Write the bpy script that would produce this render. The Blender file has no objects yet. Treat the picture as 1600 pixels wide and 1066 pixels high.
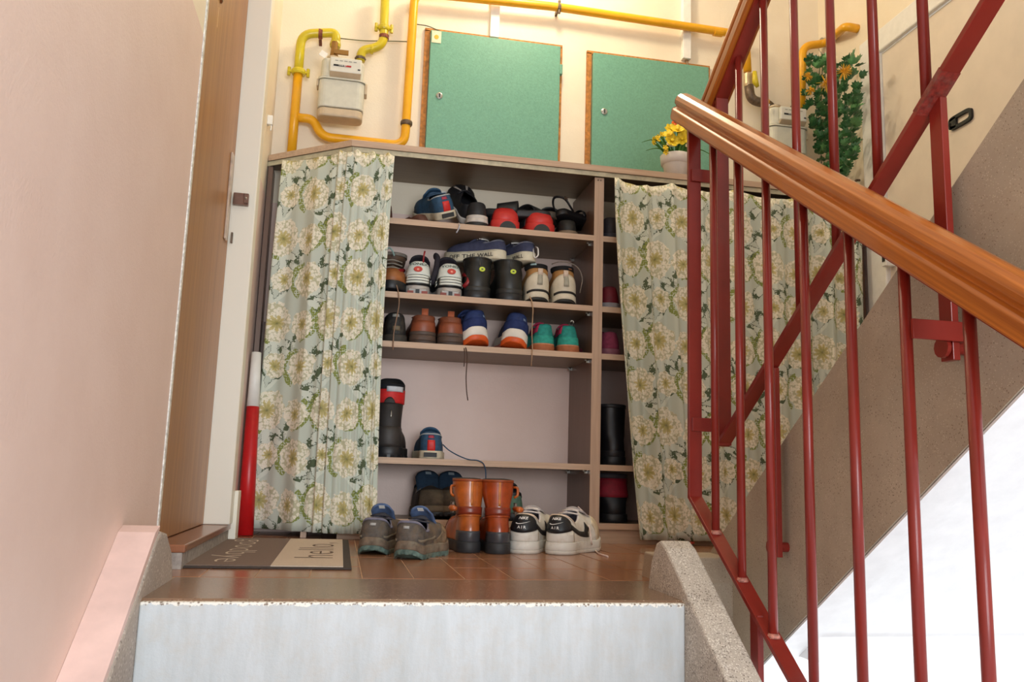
import bpy, bmesh, math, random
import numpy as np
from mathutils import Vector, Matrix, Euler
R=random.Random(7)
pi=math.pi
sin,cos=math.sin,math.cos
# ------------------------------------------------------------------ camera, world, lights, exposure
FPX=1333.0; CAMZ=0.23
def cam_axes(yaw=10.95,pitch=9.1,roll=1.8):
    yaw,pitch,roll=[math.radians(a) for a in (yaw,pitch,roll)]
    f=Vector((sin(yaw)*cos(pitch),cos(yaw)*cos(pitch),sin(pitch)))
    r=Vector((cos(yaw),-sin(yaw),0)); u=r.cross(f)
    return cos(roll)*r+sin(roll)*u, -sin(roll)*r+cos(roll)*u, f
CR,CU,CF=cam_axes()
cd=bpy.data.cameras.new('camera'); cam=bpy.data.objects.new('camera',cd)
bpy.context.scene.collection.objects.link(cam)
cd.sensor_width=36; cd.lens=36*FPX/1600; cd.clip_start=.02
cam.matrix_world=Matrix(((CR.x,CU.x,-CF.x,0),(CR.y,CU.y,-CF.y,0),(CR.z,CU.z,-CF.z,CAMZ),(0,0,0,1)))
S=bpy.context.scene; S.camera=cam
S.view_settings.view_transform='Standard'; S.view_settings.look='None'
S.view_settings.exposure=0.0; S.view_settings.gamma=1; S.view_settings.use_curve_mapping=False
W=bpy.data.worlds.new('world'); S.world=W; W.use_nodes=True
bg=W.node_tree.nodes['Background']; bg.inputs[0].default_value=(.93,.96,1,1); bg.inputs[1].default_value=.85
def lamp(name,kind,loc,energy,col,size=1,target=None,size_y=None):
    d=bpy.data.lights.new(name,kind); d.energy=energy; d.color=col
    if kind=='AREA':
        d.size=size
        if size_y: d.shape='RECTANGLE'; d.size_y=size_y
    else: d.shadow_soft_size=size
    o=bpy.data.objects.new(name,d); S.collection.objects.link(o); o.location=loc
    if target is not None: o.rotation_euler=(Vector(target)-Vector(loc)).to_track_quat('-Z','Y').to_euler()
    return o
# stairwell window on the half landing behind the camera, lamp over the landing, window of the floor below
lamp('stairwell_window_light','AREA',(.75,-2.3,.70),108,(.90,.96,1),1.6,(.5,2.4,.4),1.3)
lamp('landing_lamp_light','POINT',(.70,2.96,2.62),24,(1,.86,.62),.09)
lamp('lower_window_light','AREA',(1.6,2.1,-1.5),30,(.90,.96,1),1.1,(1.6,3.4,-.7),.9)

def at(x,y,ax,v):
    """point of the plane <ax>=v met by the sight line of a photo pixel (used once, to measure real places)"""
    d=CR*((x-800)/FPX)-CU*((y-533)/FPX)+CF
    i='xyz'.index(ax); o=Vector((0,0,CAMZ)); return o+d*((v-o[i])/d[i])
# ------------------------------------------------------------------ materials
def lin(c): return tuple((v/255/12.92 if v/255<=.04045 else ((v/255+.055)/1.055)**2.4) for v in c)
class G:
    """tiny node-graph writer"""
    def __init__(s,name):
        s.m=bpy.data.materials.new(name); s.m.use_nodes=True; s.t=s.m.node_tree; s.b=s.t.nodes['Principled BSDF']
    def n(s,ty,**k):
        q=s.t.nodes.new(ty)
        for a,b in k.items(): setattr(q,a,b)
        return q
    def put(s,sock,v):
        if isinstance(v,bpy.types.NodeSocket): s.t.links.new(v,sock)
        elif v is not None: sock.default_value=v
    def M(s,op,a,b=None,c=None):
        q=s.n('ShaderNodeMath',operation=op)
        s.put(q.inputs[0],a); s.put(q.inputs[1],b)
        if c is not None: s.put(q.inputs[2],c)
        return q.outputs[0]
    def coord(s,kind='Object',scale=None,rot=None):
        o=s.n('ShaderNodeTexCoord').outputs[kind]
        if scale or rot:
            q=s.n('ShaderNodeMapping'); s.put(q.inputs['Vector'],o)
            if scale: q.inputs['Scale'].default_value=scale
            if rot: q.inputs['Rotation'].default_value=rot
            o=q.outputs[0]
        return o
    def noise(s,sc,vec=None,det=3,rough=.5):
        q=s.n('ShaderNodeTexNoise'); q.inputs['Scale'].default_value=sc; q.inputs['Detail'].default_value=det; q.inputs['Roughness'].default_value=rough
        if vec is not None: s.put(q.inputs['Vector'],vec)
        return q.outputs['Fac']
    def ramp(s,f,stops):
        q=s.n('ShaderNodeValToRGB'); s.put(q.inputs[0],f); e=q.color_ramp.elements
        while len(e)<len(stops): e.new(.5)
        for i,(p,c) in enumerate(stops): e[i].position=p; e[i].color=(*lin(c),1) if len(c)==3 else c
        return q.outputs[0]
    def mix(s,f,a,b,bt='MIX'):
        q=s.n('ShaderNodeMix',data_type='RGBA',blend_type=bt); s.put(q.inputs[0],f)
        for i,v in ((6,a),(7,b)):
            if isinstance(v,tuple): v=(*lin(v),1)
            s.put(q.inputs[i],v)
        return q.outputs[2]
    def bump(s,h,strength=.2,dist=.002):
        q=s.n('ShaderNodeBump'); q.inputs['Strength'].default_value=strength; q.inputs['Distance'].default_value=dist
        s.put(q.inputs['Height'],h); s.put(s.b.inputs['Normal'],q.outputs[0])
    def out(s,col=None,rough=.6,metal=0,spec=.5,coat=0,sheen=0):
        if col is not None: s.put(s.b.inputs['Base Color'],(*lin(col),1) if isinstance(col,tuple) else col)
        s.put(s.b.inputs['Roughness'],rough); s.b.inputs['Metallic'].default_value=metal
        s.b.inputs['Specular IOR Level'].default_value=spec; s.b.inputs['Coat Weight'].default_value=coat
        if sheen: s.b.inputs['Sheen Weight'].default_value=sheen
        return s.m
_mc={}
def mat(c,rough=.6,metal=0,var=.10,sc=30,bump=.0,bsc=200,coat=0,spec=.5,dirt=None,name=None):
    key=(c,rough,metal,var,sc,bump,bsc,coat,spec,dirt)
    if key in _mc: return _mc[key]
    g=G(name or 'paint_%d_%d_%d'%c); co=g.coord()
    n=g.noise(sc,co,4,.6)
    lo=tuple(max(0,v*(1-var)) for v in c); hi=tuple(min(255,v*(1+var)) for v in c)
    col=g.ramp(n,[(.3,lo),(.7,hi)])
    if dirt:
        n2=g.noise(14,co,5,.65); col=g.mix(g.ramp(n2,[(.48,(0,0,0)),(.68,(230,230,230))]),col,dirt)
    if bump: g.bump(g.noise(bsc,co,2),bump,.001)
    _mc[key]=g.out(col,rough,metal,spec,coat); return _mc[key]
def wall_mat():
    g=G('two_tone_wall_paint'); geo=g.n('ShaderNodeNewGeometry').outputs['Position']
    sep=g.n('ShaderNodeSeparateXYZ'); g.put(sep.inputs[0],geo)
    n=g.noise(5,geo,5,.6); fine=g.noise(160,geo,3,.6)
    pink=g.ramp(n,[(.3,(230,203,191)),(.7,(236,211,200))])
    # small chips and stains in the pink paint
    v=g.n('ShaderNodeTexVoronoi'); g.put(v.inputs['Vector'],geo); v.inputs['Scale'].default_value=9; v.inputs['Randomness'].default_value=1
    chip=g.M('LESS_THAN',g.M('ADD',v.outputs['Distance'],g.M('MULTIPLY',g.noise(90,geo,2),.05)),.047)
    pink=g.mix(g.M('MULTIPLY',chip,.6),pink,(236,220,208))
    cream=g.ramp(n,[(.3,(238,224,200)),(.7,(243,231,210))])
    f=g.M('GREATER_THAN',sep.outputs['Z'],1.292)
    col=g.mix(f,pink,cream)
    low=g.M('LESS_THAN',sep.outputs['Z'],-.16)
    col=g.mix(low,col,(244,244,246))
    g.bump(g.M('ADD',fine,g.M('MULTIPLY',g.noise(38,geo,4,.7),1.2)),.35,.0016)
    return g.out(col,.48,0,.4)
M_wall=wall_mat()
def terrazzo(name,base,dark,light,sc=190,rough=.45,stain=(120,100,80),amt=.5,bump=.25,thr=.22):
    g=G(name); co=g.n('ShaderNodeNewGeometry').outputs['Position']
    b=g.ramp(g.noise(6,co,5,.6),[(.3,tuple(int(v*.88) for v in base)),(.7,base)])
    def spots(scale,th,seed):
        mp=g.n('ShaderNodeMapping'); g.put(mp.inputs[0],co); mp.inputs['Location'].default_value=(seed,seed*.7,seed*1.3)
        v=g.n('ShaderNodeTexVoronoi'); v.inputs['Scale'].default_value=scale; g.put(v.inputs['Vector'],mp.outputs[0])
        nn=g.noise(25,mp.outputs[0],2)
        return g.M('LESS_THAN',v.outputs['Distance'],g.M('MULTIPLY',nn,th*2))
    c=g.mix(g.M('MULTIPLY',spots(sc,thr*1.2,3.1),.8),b,light)
    c=g.mix(g.M('MULTIPLY',spots(sc*.8,thr,9.7),.85),c,dark)
    c=g.mix(g.M('MULTIPLY',g.ramp(g.noise(3.3,co,6,.7),[(.42,(0,0,0)),(.75,(255,255,255))]),amt),c,stain)
    g.bump(g.noise(240,co,3),bump,.001)
    return g.out(c,rough)
M_curb=terrazzo('washed_terrazzo_curb',(196,186,172),(110,100,90),(232,226,214),240,.7,(176,162,146),.35,.6,.27)
M_string=terrazzo('speckled_beige_concrete',(186,170,148),(112,96,78),(204,190,168),230,.62,(158,138,114),.55,.35,.17)
M_tread=terrazzo('worn_terrazzo_tread',(146,118,96),(96,76,60),(190,170,150),160,.22,(112,82,62),.6,.1,.17)
def riser_mat():
    g=G('whitewashed_concrete_riser'); co=g.n('ShaderNodeNewGeometry').outputs['Position']
    st=g.n('ShaderNodeMapping'); g.put(st.inputs[0],co); st.inputs['Scale'].default_value=(34,34,5)
    streak=g.noise(1,st.outputs[0],4,.65)
    c=g.ramp(streak,[(.25,(190,195,196)),(.5,(200,205,207)),(.8,(212,217,220))])
    c=g.mix(g.ramp(g.noise(22,co,5,.7),[(.45,(0,0,0)),(.7,(160,160,160))]),c,(196,186,172))
    sep=g.n('ShaderNodeSeparateXYZ'); g.put(sep.inputs[0],co)
    edge=g.M('GREATER_THAN',g.M('ADD',sep.outputs['Z'],g.M('MULTIPLY',g.noise(70,co,4,.8),.022)),.002)
    v=g.n('ShaderNodeTexVoronoi'); v.inputs['Scale'].default_value=160; g.put(v.inputs['Vector'],co)
    c=g.mix(edge,c,g.ramp(v.outputs['Distance'],[(.2,(130,112,94)),(.5,(240,236,226))]))
    g.bump(g.noise(130,co,4,.7),.5,.0015)
    return g.out(c,.6)
M_riser=riser_mat()
def wood(name,c1,c2,scale=(3,60,60),rough=.35,coat=0,sc=1.0,bump=.1,det=5,rot=None):
    g=G(name); co=g.coord('Object',scale) if not rot else g.coord('Object',None,rot)
    if rot: q=g.n('ShaderNodeMapping'); g.put(q.inputs[0],co); q.inputs['Scale'].default_value=scale; co=q.outputs[0]
    n=g.noise(sc,co,det,.6); n2=g.noise(sc*3,co,3,.6)
    f=g.M('ADD',g.M('MULTIPLY',n,.65),g.M('MULTIPLY',n2,.35))
    c=g.ramp(f,[(.34,c1),(.66,c2)])
    if bump: g.bump(f,bump,.001)
    return g.out(c,rough,0,.5,coat)
M_door=wood('brown_veneer_door',(146,94,44),(176,122,64),(40,40,1.5),.42,.05)
M_cabv=wood('light_ash_edge_upright',(180,150,128),(204,175,150),(90,90,3),.55)
M_cabh=wood('light_ash_edge_board',(182,152,128),(206,177,150),(3,90,90),.55)
M_board=wood('taupe_melamine_board',(128,106,84),(142,120,96),(3,60,60),.42)
M_side=wood('brown_melamine_side',(108,80,64),(124,94,78),(60,60,3),.35)
M_batten=mat((198,188,158),.5,name='cream_batten')
M_rail,M_rail2=[wood('varnished_pine_handrail',(136,66,14),(196,112,36),(60,1.6,80),.30,.25,1.0,.05,rot=(math.radians(q),0,0)) for q in (-34.2,34.2)]
M_red=mat((130,38,29),.28,0,.07,8,.12,40,.1,.4,name='glossy_oxide_red_paint')
M_weld=mat((168,110,96),.5,.2,.3,150,.5,300,name='worn_weld_paint')
def tile_mat():
    g=G('brown_clay_tile'); co=g.n('ShaderNodeNewGeometry').outputs['Position']
    oi=g.n('ShaderNodeObjectInfo').outputs['Random']
    c=g.ramp(g.noise(9,co,5,.7),[(.3,(136,92,64)),(.7,(160,114,82))])
    c=g.mix(g.M('MULTIPLY',oi,.35),c,(176,122,92))
    return g.out(c,.2,0,.5)
M_tile=tile_mat()
M_grout=mat((176,146,118),.8)
M_white=mat((240,234,218),.32,0,.0,name='gloss_white_paint')
M_cream=mat((228,208,180),.4,0,.03)
M_soffit=mat((240,240,240),.8,0,.02,20,.3,90,name='white_plaster')
M_green=mat((112,166,144),.42,0,.05,120,.5,240,name='hammered_green_paint')
M_edgew=mat((180,118,52),.6,0,.2,60)
M_yel=mat((238,172,30),.3,0,.05,10,name='orange_yellow_pipe_paint')
M_lem=mat((206,186,40),.3,0,.07,10,name='lemon_pipe_paint')
M_rust=mat((120,70,52),.7,.3,.3,80)
M_steel=mat((180,178,170),.3,.9,.08)
M_iron=mat((104,88,74),.5,.5,.2,60)
M_meter=mat((206,204,190),.38,0,.03)
M_meterb=mat((198,178,150),.45,0,.04)
M_blk=mat((22,22,24),.5); M_dark=mat((52,48,46),.6)
M_redtxt=mat((170,44,44),.5); M_wht=mat((240,238,232),.4,0,.02)

def floral():
    g=G('floral_curtain_cotton'); uv=g.coord('UV')
    sep=g.n('ShaderNodeSeparateXYZ'); g.put(sep.inputs[0],uv); U,V=sep.outputs['X'],sep.outputs['Y']
    wob=g.noise(45,uv,2); wob2=g.noise(140,uv,2)
    TW,TH=.275,.325
    U=g.M('ADD',U,g.M('MULTIPLY',g.M('SUBTRACT',g.noise(16,uv,1),.5),.03)); V=g.M('ADD',V,g.M('MULTIPLY',g.M('SUBTRACT',g.noise(13,uv,1),.5),.03))
    base=g.ramp(g.noise(700,uv,2),[(.3,(190,198,184)),(.7,(206,212,199))])
    col=base
    def d(cx,cy):
        x=g.M('WRAP',g.M('SUBTRACT',U,cx),TW/2,-TW/2); y=g.M('WRAP',g.M('SUBTRACT',V,cy),TH/2,-TH/2)
        r=g.M('SQRT',g.M('ADD',g.M('MULTIPLY',x,x),g.M('MULTIPLY',y,y))); a=g.M('ARCTAN2',y,x); return x,y,r,a
    vor=g.n('ShaderNodeTexVoronoi'); g.put(vor.inputs['Vector'],uv); vor.inputs['Scale'].default_value=95; vor.inputs['Randomness'].default_value=.8
    florets=g.ramp(vor.outputs['Distance'],[(.08,(200,180,134)),(.2,(238,231,210)),(.5,(238,232,214)),(.68,(196,192,160))])
    dotv=g.n('ShaderNodeTexVoronoi'); g.put(dotv.inputs['Vector'],uv); dotv.inputs['Scale'].default_value=120; dotv.inputs['Randomness'].default_value=.5
    dots=g.M('LESS_THAN',dotv.outputs['Distance'],.58)
    def leafs(col,cx,cy,a0,size,nl,spread):
        x,y,r,a=d(cx,cy)
        da=g.M('WRAP',g.M('SUBTRACT',a,a0),pi,-pi)
        lobes=g.M('ABSOLUTE',g.M('COSINE',g.M('MULTIPLY',da,nl)))
        lobes=g.M('POWER',lobes,1.5)
        Rr=g.M('MULTIPLY',g.M('ADD',.20,g.M('MULTIPLY',lobes,.80)),size)
        Rr=g.M('ADD',Rr,g.M('MULTIPLY',g.M('SUBTRACT',wob2,.5),size*.75))
        inr=g.M('MULTIPLY',g.M('LESS_THAN',r,Rr),g.M('LESS_THAN',g.M('ABSOLUTE',da),spread))
        q=g.M('DIVIDE',r,size)
        tip=g.M('MULTIPLY',inr,g.M('GREATER_THAN',g.M('ADD',q,g.M('MULTIPLY',g.M('SUBTRACT',wob,.5),.7)),.74))
        col=g.mix(g.M('MULTIPLY',inr,.6),col,(224,228,214))
        # dark outline close to the edge
        ol=g.M('MULTIPLY',inr,g.M('GREATER_THAN',g.M('DIVIDE',r,Rr),.84)); ol=g.M('MULTIPLY',ol,g.M('GREATER_THAN',q,.25))
        col=g.mix(ol,col,(92,102,84))
        return g.mix(tip,col,(90,102,78))
    def flower(col,cx,cy,rad,cs):
        x,y,r,a=d(cx,cy)
        rr=g.M('ADD',r,g.M('MULTIPLY',g.M('SUBTRACT',wob,.5),.034))
        col=g.mix(g.M('LESS_THAN',rr,rad),col,florets)
        st=g.M('MULTIPLY',g.M('ADD',.55,g.M('MULTIPLY',.45,g.M('ABSOLUTE',g.M('COSINE',g.M('MULTIPLY',a,4.5))))),cs)
        q=g.M('DIVIDE',r,st)
        cen=g.ramp(q,[(.0,(92,92,44)),(.25,(156,146,72)),(.95,(204,188,124))])
        return g.mix(g.M('MULTIPLY',g.M('LESS_THAN',g.M('ADD',q,g.M('MULTIPLY',g.M('SUBTRACT',wob2,.5),.9)),1),.85),col,cen)
    def arc(col,cx,cy,r0,r1,a0,w):
        x,y,r,a=d(cx,cy)
        da=g.M('ABSOLUTE',g.M('WRAP',g.M('SUBTRACT',a,a0),pi,-pi))
        f=g.M('MULTIPLY',g.M('GREATER_THAN',r,r0),g.M('MULTIPLY',g.M('LESS_THAN',r,r1),g.M('LESS_THAN',da,w)))
        return g.mix(g.M('MULTIPLY',f,dots),col,(136,146,78))
    col=leafs(col,.07,.155,-pi/2+.15,.105,3.1,1.45)
    col=leafs(col,.21,.30,.5,.108,3.1,1.3)
    col=leafs(col,.17,.085,2.7,.085,2.9,1.2)
    col=leafs(col,.055,.275,1.9,.100,2.9,1.1)
    col=arc(col,.075,.215,.066,.086,3.3,1.2)
    col=arc(col,.205,.21,.052,.072,-.4,1.2)
    col=arc(col,.205,.045,.058,.078,3.0,1.2)
    col=flower(col,.075,.215,.072,.034)
    col=flower(col,.205,.20,.056,.027)
    col=flower(col,.215,.045,.064,.031)
    col=flower(col,.09,.055,.046,.022)
    g.bump(g.noise(900,uv,2),.25,.0006)
    return g.out(col,.85,0,.2)
M_cloth=floral()

# ------------------------------------------------------------------ object helpers
COL=S.collection
def tag(o,label=None,cat=None,group=None,kind=None):
    if label: o['label']=label
    if cat: o['category']=cat
    if group: o['group']=group
    if kind: o['kind']=kind
    return o
def empty(name,loc=(0,0,0),rot=(0,0,0)):
    o=bpy.data.objects.new(name,None); COL.objects.link(o); o.location=loc; o.rotation_euler=rot; o.empty_display_size=.05; return o
def thing(name,label,cat,group=None,loc=(0,0,0),rot=(0,0,0)): return tag(empty(name,loc,rot),label,cat,group)
def mesh(name,vf,m,parent=None,smooth=False,world=False,bev=0,kind=None,solid=0,sub=0,mods=()):
    v,f=vf; me=bpy.data.meshes.new(name); me.from_pydata([tuple(p) for p in v],[],f); me.update()
    ms=m if isinstance(m,(list,tuple)) else [m]
    for q in ms: me.materials.append(q)
    if smooth: me.polygons.foreach_set('use_smooth',[True]*len(me.polygons))
    o=bpy.data.objects.new(name,me); COL.objects.link(o)
    if parent:
        o.parent=parent
        if world:
            M=parent.matrix_basis.copy(); p=parent.parent
            while p: M=p.matrix_basis@M; p=p.parent
            o.matrix_parent_inverse=M.inverted()
    if solid:
        q=o.modifiers.new('s','SOLIDIFY'); q.thickness=solid; q.offset=-1
        if len(ms)>1: q.material_offset=1; q.material_offset_rim=1 if len(ms)<3 else 2
    if sub: q=o.modifiers.new('b','SUBSURF'); q.levels=q.render_levels=sub
    if bev: q=o.modifiers.new('v','BEVEL'); q.width=bev; q.segments=2; q.limit_method='ANGLE'
    if kind: o['kind']=kind
    return o
def J(*parts):
    V=[];F=[]
    for v,f in parts:
        n=len(V); V+=[tuple(p) for p in v]; F+=[tuple(i+n for i in q) for q in f]
    return V,F
def box(x0,x1,y0,y1,z0,z1):
    v=[(x,y,z) for x in (x0,x1) for y in (y0,y1) for z in (z0,z1)]
    return v,[(0,1,3,2),(4,6,7,5),(0,4,5,1),(2,3,7,6),(0,2,6,4),(1,5,7,3)]
def prism(poly,axis,a,b):
    """polygon in the two other axes extruded along axis"""
    def p3(p,t): return (t,p[0],p[1]) if axis=='x' else ((p[0],t,p[1]) if axis=='y' else (p[0],p[1],t))
    n=len(poly); v=[p3(p,a) for p in poly]+[p3(p,b) for p in poly]
    return v,[tuple(range(n))[::-1],tuple(range(n,2*n))]+[(i,(i+1)%n,n+(i+1)%n,n+i) for i in range(n)]
def fillet(pts,rad,seg=6):
    P=[Vector(p) for p in pts]; out=[P[0]]
    for i in range(1,len(P)-1):
        a,b,c=P[i-1],P[i],P[i+1]; r=min(rad,(a-b).length*.48,(c-b).length*.48)
        p=b+(a-b).normalized()*r; q=b+(c-b).normalized()*r
        for k in range(seg+1):
            t=k/seg; out.append((1-t)**2*p+2*t*(1-t)*b+t*t*q)
    out.append(P[-1]); return out
def tube(pts,r,n=12,cap=True,flat=1.0):
    P=[Vector(p) for p in pts]; V=[];F=[]
    m=len(P); rs=r if isinstance(r,(list,tuple)) else [r]*m
    up=None
    for i in range(m):
        t=(P[min(i+1,m-1)]-P[max(i-1,0)]).normalized()
        if up is None: up=Vector((0,0,1)) if abs(t.z)<.9 else Vector((1,0,0))
        s=t.cross(up)
        if s.length<1e-4: s=t.cross(Vector((0,1,0)))
        s.normalize(); up=s.cross(t).normalized()
        for k in range(n):
            a=2*pi*k/n; V.append(P[i]+s*cos(a)*rs[i]+up*sin(a)*rs[i]*flat)
    for i in range(m-1):
        for k in range(n):
            F.append((i*n+k,i*n+(k+1)%n,(i+1)*n+(k+1)%n,(i+1)*n+k))
    if cap: F+= [tuple(range(n))[::-1],tuple(range((m-1)*n,m*n))]
    return V,F
def lathe(prof,c=(0,0,0),n=24,axis='z',cap=True):
    V=[];F=[]
    for r,h in prof:
        for k in range(n):
            a=2*pi*k/n; x,y=r*cos(a),r*sin(a)
            V.append({'z':(c[0]+x,c[1]+y,c[2]+h),'y':(c[0]+x,c[1]+h,c[2]+y),'x':(c[0]+h,c[1]+x,c[2]+y)}[axis])
    m=len(prof)
    for i in range(m-1):
        for k in range(n): F.append((i*n+k,i*n+(k+1)%n,(i+1)*n+(k+1)%n,(i+1)*n+k))
    if cap: F+=[tuple(range(n))[::-1],tuple(range((m-1)*n,m*n))]
    return V,F
def grid(fn,nu,nv,wrap=False):
    V=[fn(i/(nu-(0 if wrap else 1)),j/(nv-1)) for i in range(nu) for j in range(nv)]
    F=[]
    for i in range(nu if wrap else nu-1):
        for j in range(nv-1):
            a=i*nv+j; b=((i+1)%nu)*nv+j; F.append((a,b,b+1,a+1))
    return V,F
def xf(vf,M): return [tuple(M@Vector(p)) for p in vf[0]],vf[1]
def sm(a,b,x):
    t=min(1,max(0,(x-a)/(b-a))); return t*t*(3-2*t)
def knots(ks,x):
    for (a,p),(b,q) in zip(ks,ks[1:]):
        if x<=b: t=(x-a)/(b-a); t=t*t*(3-2*t); return p+(q-p)*t
    return ks[-1][1]
def text_mesh(s,size=1.0,fat=0.0,shear=0.0,space=1.0):
    """letters as a flat mesh in XY, centred"""
    c=bpy.data.curves.new('lettering','FONT'); c.body=s; c.size=size; c.align_x='CENTER'; c.align_y='CENTER'; c.offset=fat; c.shear=shear; c.space_character=space; c.resolution_u=3
    o=bpy.data.objects.new('lettering',c); COL.objects.link(o)
    dg=bpy.context.evaluated_depsgraph_get(); me=bpy.data.meshes.new_from_object(o.evaluated_get(dg))
    v=[tuple(p.co) for p in me.vertices]; f=[tuple(p.vertices) for p in me.polygons]
    bpy.data.objects.remove(o); bpy.data.curves.remove(c); bpy.data.meshes.remove(me)
    return v,f

# ------------------------------------------------------------------ the setting
XL,XR,YB=-.40,2.10,3.43
CABY=3.10
def struct(name,vf,m,parent=None,**k): return mesh(name,vf,m,parent,kind=None if parent else 'structure',**k)
struct('wall_back',box(XL-.1,XR+.1,YB,YB+.12,-4.5,3.0),M_wall)
wl=struct('wall_left',J(box(XL-.12,XL,-.9,2.10,-1.6,3.0),box(XL-.12,-.355,2.95,YB,0,3.0),box(XL-.12,XL,2.10,2.95,2.12,3.0)),M_wall)
struct('wall_corner_bead',box(XL-.012,XL+.003,2.088,2.106,.09,2.98),mat((226,218,206),.6,0,.2,90,.6,120),wl)
struct('wall_right',J(box(XR,XR+.12,2.98,YB,0,3.0),box(XR,XR+.12,-.9,2.05,-4.5,3.0),box(XR,XR+.12,2.05,2.98,2.09,3.0),box(XR,XR+.12,2.05,YB,-4.5,0)),M_wall)
struct('ceiling',box(XL-.12,XR+.12,1.2,YB+.12,2.86,3.0),mat((238,230,216),.8,0,.02))
fl=struct('floor',box(XL,XR,1.971,YB,-.13,-.0012),M_grout)
tm=None
tw,tl=.115,.24
for j,y in enumerate(np.arange(1.978,3.42,tl)):
    off=0 if j%2==0 else .0
    for i in range(22):
        x0=XL+.004+i*tw+off; x1=min(x0+tw-.005,XR); y1=min(y+tl-.005,YB)
        if x0>1.9 or (x0<-.34 and False): continue
        if tm is None or y1-y<tl-.006:
            t=mesh('tile',box(-(tw-.003)/2,(tw-.003)/2,0,y1-y,-.006,0),M_tile,fl,bev=.0015)
            if tm is None: tm=t.data
        else:
            t=bpy.data.objects.new('tile',tm); COL.objects.link(t); t.parent=fl
        t.location=((x0+x1)/2,y,R.uniform(-.0006,.0004))
# lower flight (we stand on it), its curbs and treads
RIS,RUN=.183,.27
sf=empty('staircase'); sf['kind']='structure'
def flight_poly(y0,z0,n,sign):
    """stepped outline going down towards -y (sign -1) or up (sign +1)"""
    p=[(y0,z0)]; y,z=y0,z0
    for k in range(n):
        z+=sign*RIS; p.append((y,z)); y-=RUN; p.append((y,z))
    return p,y,z
NY=1.65
mesh('landing_tread',prism([(NY-.004,-.035),(NY-.004,-.006),(NY+.004,0),(1.966,0),(1.966,-.035)],'x',-.33,.748),M_tread,sf)
mesh('landing_slab',J(box(XL,.748,1.69,1.966,-.13,-.036),box(.985,XR,1.69,1.966,-.128,-.036)),M_soffit,sf)
mesh('landing_edge',box(.986,XR,1.66,1.966,-.034,0),M_tread,sf)
mesh('riser',box(-.33,.68,NY-.012,NY+.03,-RIS,-.004),M_riser,sf,bev=.003)
y,z=NY,-RIS
for k in range(5):
    mesh('tread',box(-.33,.68,y-RUN-.01,y-.012,z-.035,z),M_tread,sf,bev=.003)
    y-=RUN
    if k<4: mesh('riser',box(-.33,.68,y-.006,y+.03,z-RIS,z-.036),M_riser,sf)
    z-=RIS
SL=.70
def curb(x0,x1,m,ext=0):
    # top line passes (1.743,.094) ; blunt rounded nose at the landing
    top=lambda yy:.094-SL*(1.743-yy)
    p=[(.2,top(.2)),(1.74,top(1.74)+.002),(1.775,.108),(1.80+ext*.4,.100),(1.83+ext*.8,.06),(1.85+ext,.0),(1.85+ext,-.13),(1.55,-.42),(.2,top(.2)-.33)]
    o=mesh('curb',prism(p,'x',x0,x1),m,sf,bev=.006); return o
curb(.68,.748,M_curb)
M_lcurb=terrazzo('pink_splashed_curb',(190,178,166),(130,120,112),(214,206,196),120,.7,(168,156,146),.5,.6,.22)
curb(-.392,-.33,M_lcurb,.09)
top=lambda yy:.094-SL*(1.743-yy)
mesh('curb_paint',prism([(.2,top(.2)),(1.74,top(1.74)+.002),(1.77,.112),(1.77,.118),(1.735,.108),(.2,top(.2)+.008)],'x',-.3995,-.333),mat((232,202,194),.5,0,.05,9,.3,120),sf)
# landing edge across the narrow well, upper flight going up to the right
mesh('well_edge',prism([(1.93,.0),(1.95,.058),(2.06,.06),(2.08,0),(2.08,-.34),(1.93,-.34)],'x',.748,.93),M_string,sf,bev=.004)
uf=empty('staircase'); uf['kind']='structure'
st=[(2.10,.0),(2.05,.066),(1.826,.222),(.10,1.43),(.10,1.0),(2.10,-.358)]
mesh('stringer',prism(st,'x',.92,.985),M_string,uf)
p,y,z=flight_poly(1.66,0,8,+1)
p=p+[(y,1.002-.679*(y-.10)),(1.764,-.128),(1.764,-.03),(1.66,-.02)]
mesh('flight_slab',prism(p,'x',.985,XR-.002),M_soffit,uf)
mesh('stringer_soffit',prism([(.10,.994),(2.098,-.364),(2.098,-.359),(.10,.999)],'x',.923,.99),M_soffit,uf)
# brown flat door on the left
d1=empty('door_1'); d1['kind']='structure'
mesh('door_leaf',box(XL-.05,XL-.012,2.108,2.862,.058,2.12),M_door,d1)
mesh('door_jamb',box(XL-.06,-.333,2.866,2.945,.0555,2.119),M_white,d1,bev=.004); mesh('door_gap',box(XL-.06,XL-.02,2.8625,2.8655,.0555,2.119),mat((30,26,24),.8),d1)
mesh('jamb_foot',box(-.352,-.322,2.946,3.02,0,.16),M_white,d1,bev=.002)
mesh('threshold',box(XL-.05,-.338,2.108,2.945,.037,.055),mat((140,92,66),.25,0,.15,12),d1,bev=.003)
mesh('threshold_base',box(XL-.05,-.344,2.112,2.945,0,.0365),mat((158,150,142),.8,0,.15,60,.5,150),d1)
ph=mesh('peephole',lathe([(.012,0),(.012,.004),(.007,.007),(.005,.007)],(XL-.0125,2.345,1.535),16,'x'),mat((150,110,80),.25,.9),d1,smooth=True)
mesh('scratch',box(XL-.0125,XL-.0115,2.325,2.331,1.44,1.50),mat((214,178,134),.6),d1).rotation_euler=(0,0,0)
mesh('lock_plate',box(XL-.012,XL-.004,2.765,2.80,.955,1.245),mat((196,176,158),.3,.3),d1,bev=.003)
mesh('latch',J(box(XL-.004,XL+.045,2.845,2.862,1.095,1.135),box(XL+.030,XL+.046,2.838,2.846,1.099,1.131)),mat((128,100,88),.3,.7),d1,bev=.002)
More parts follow.
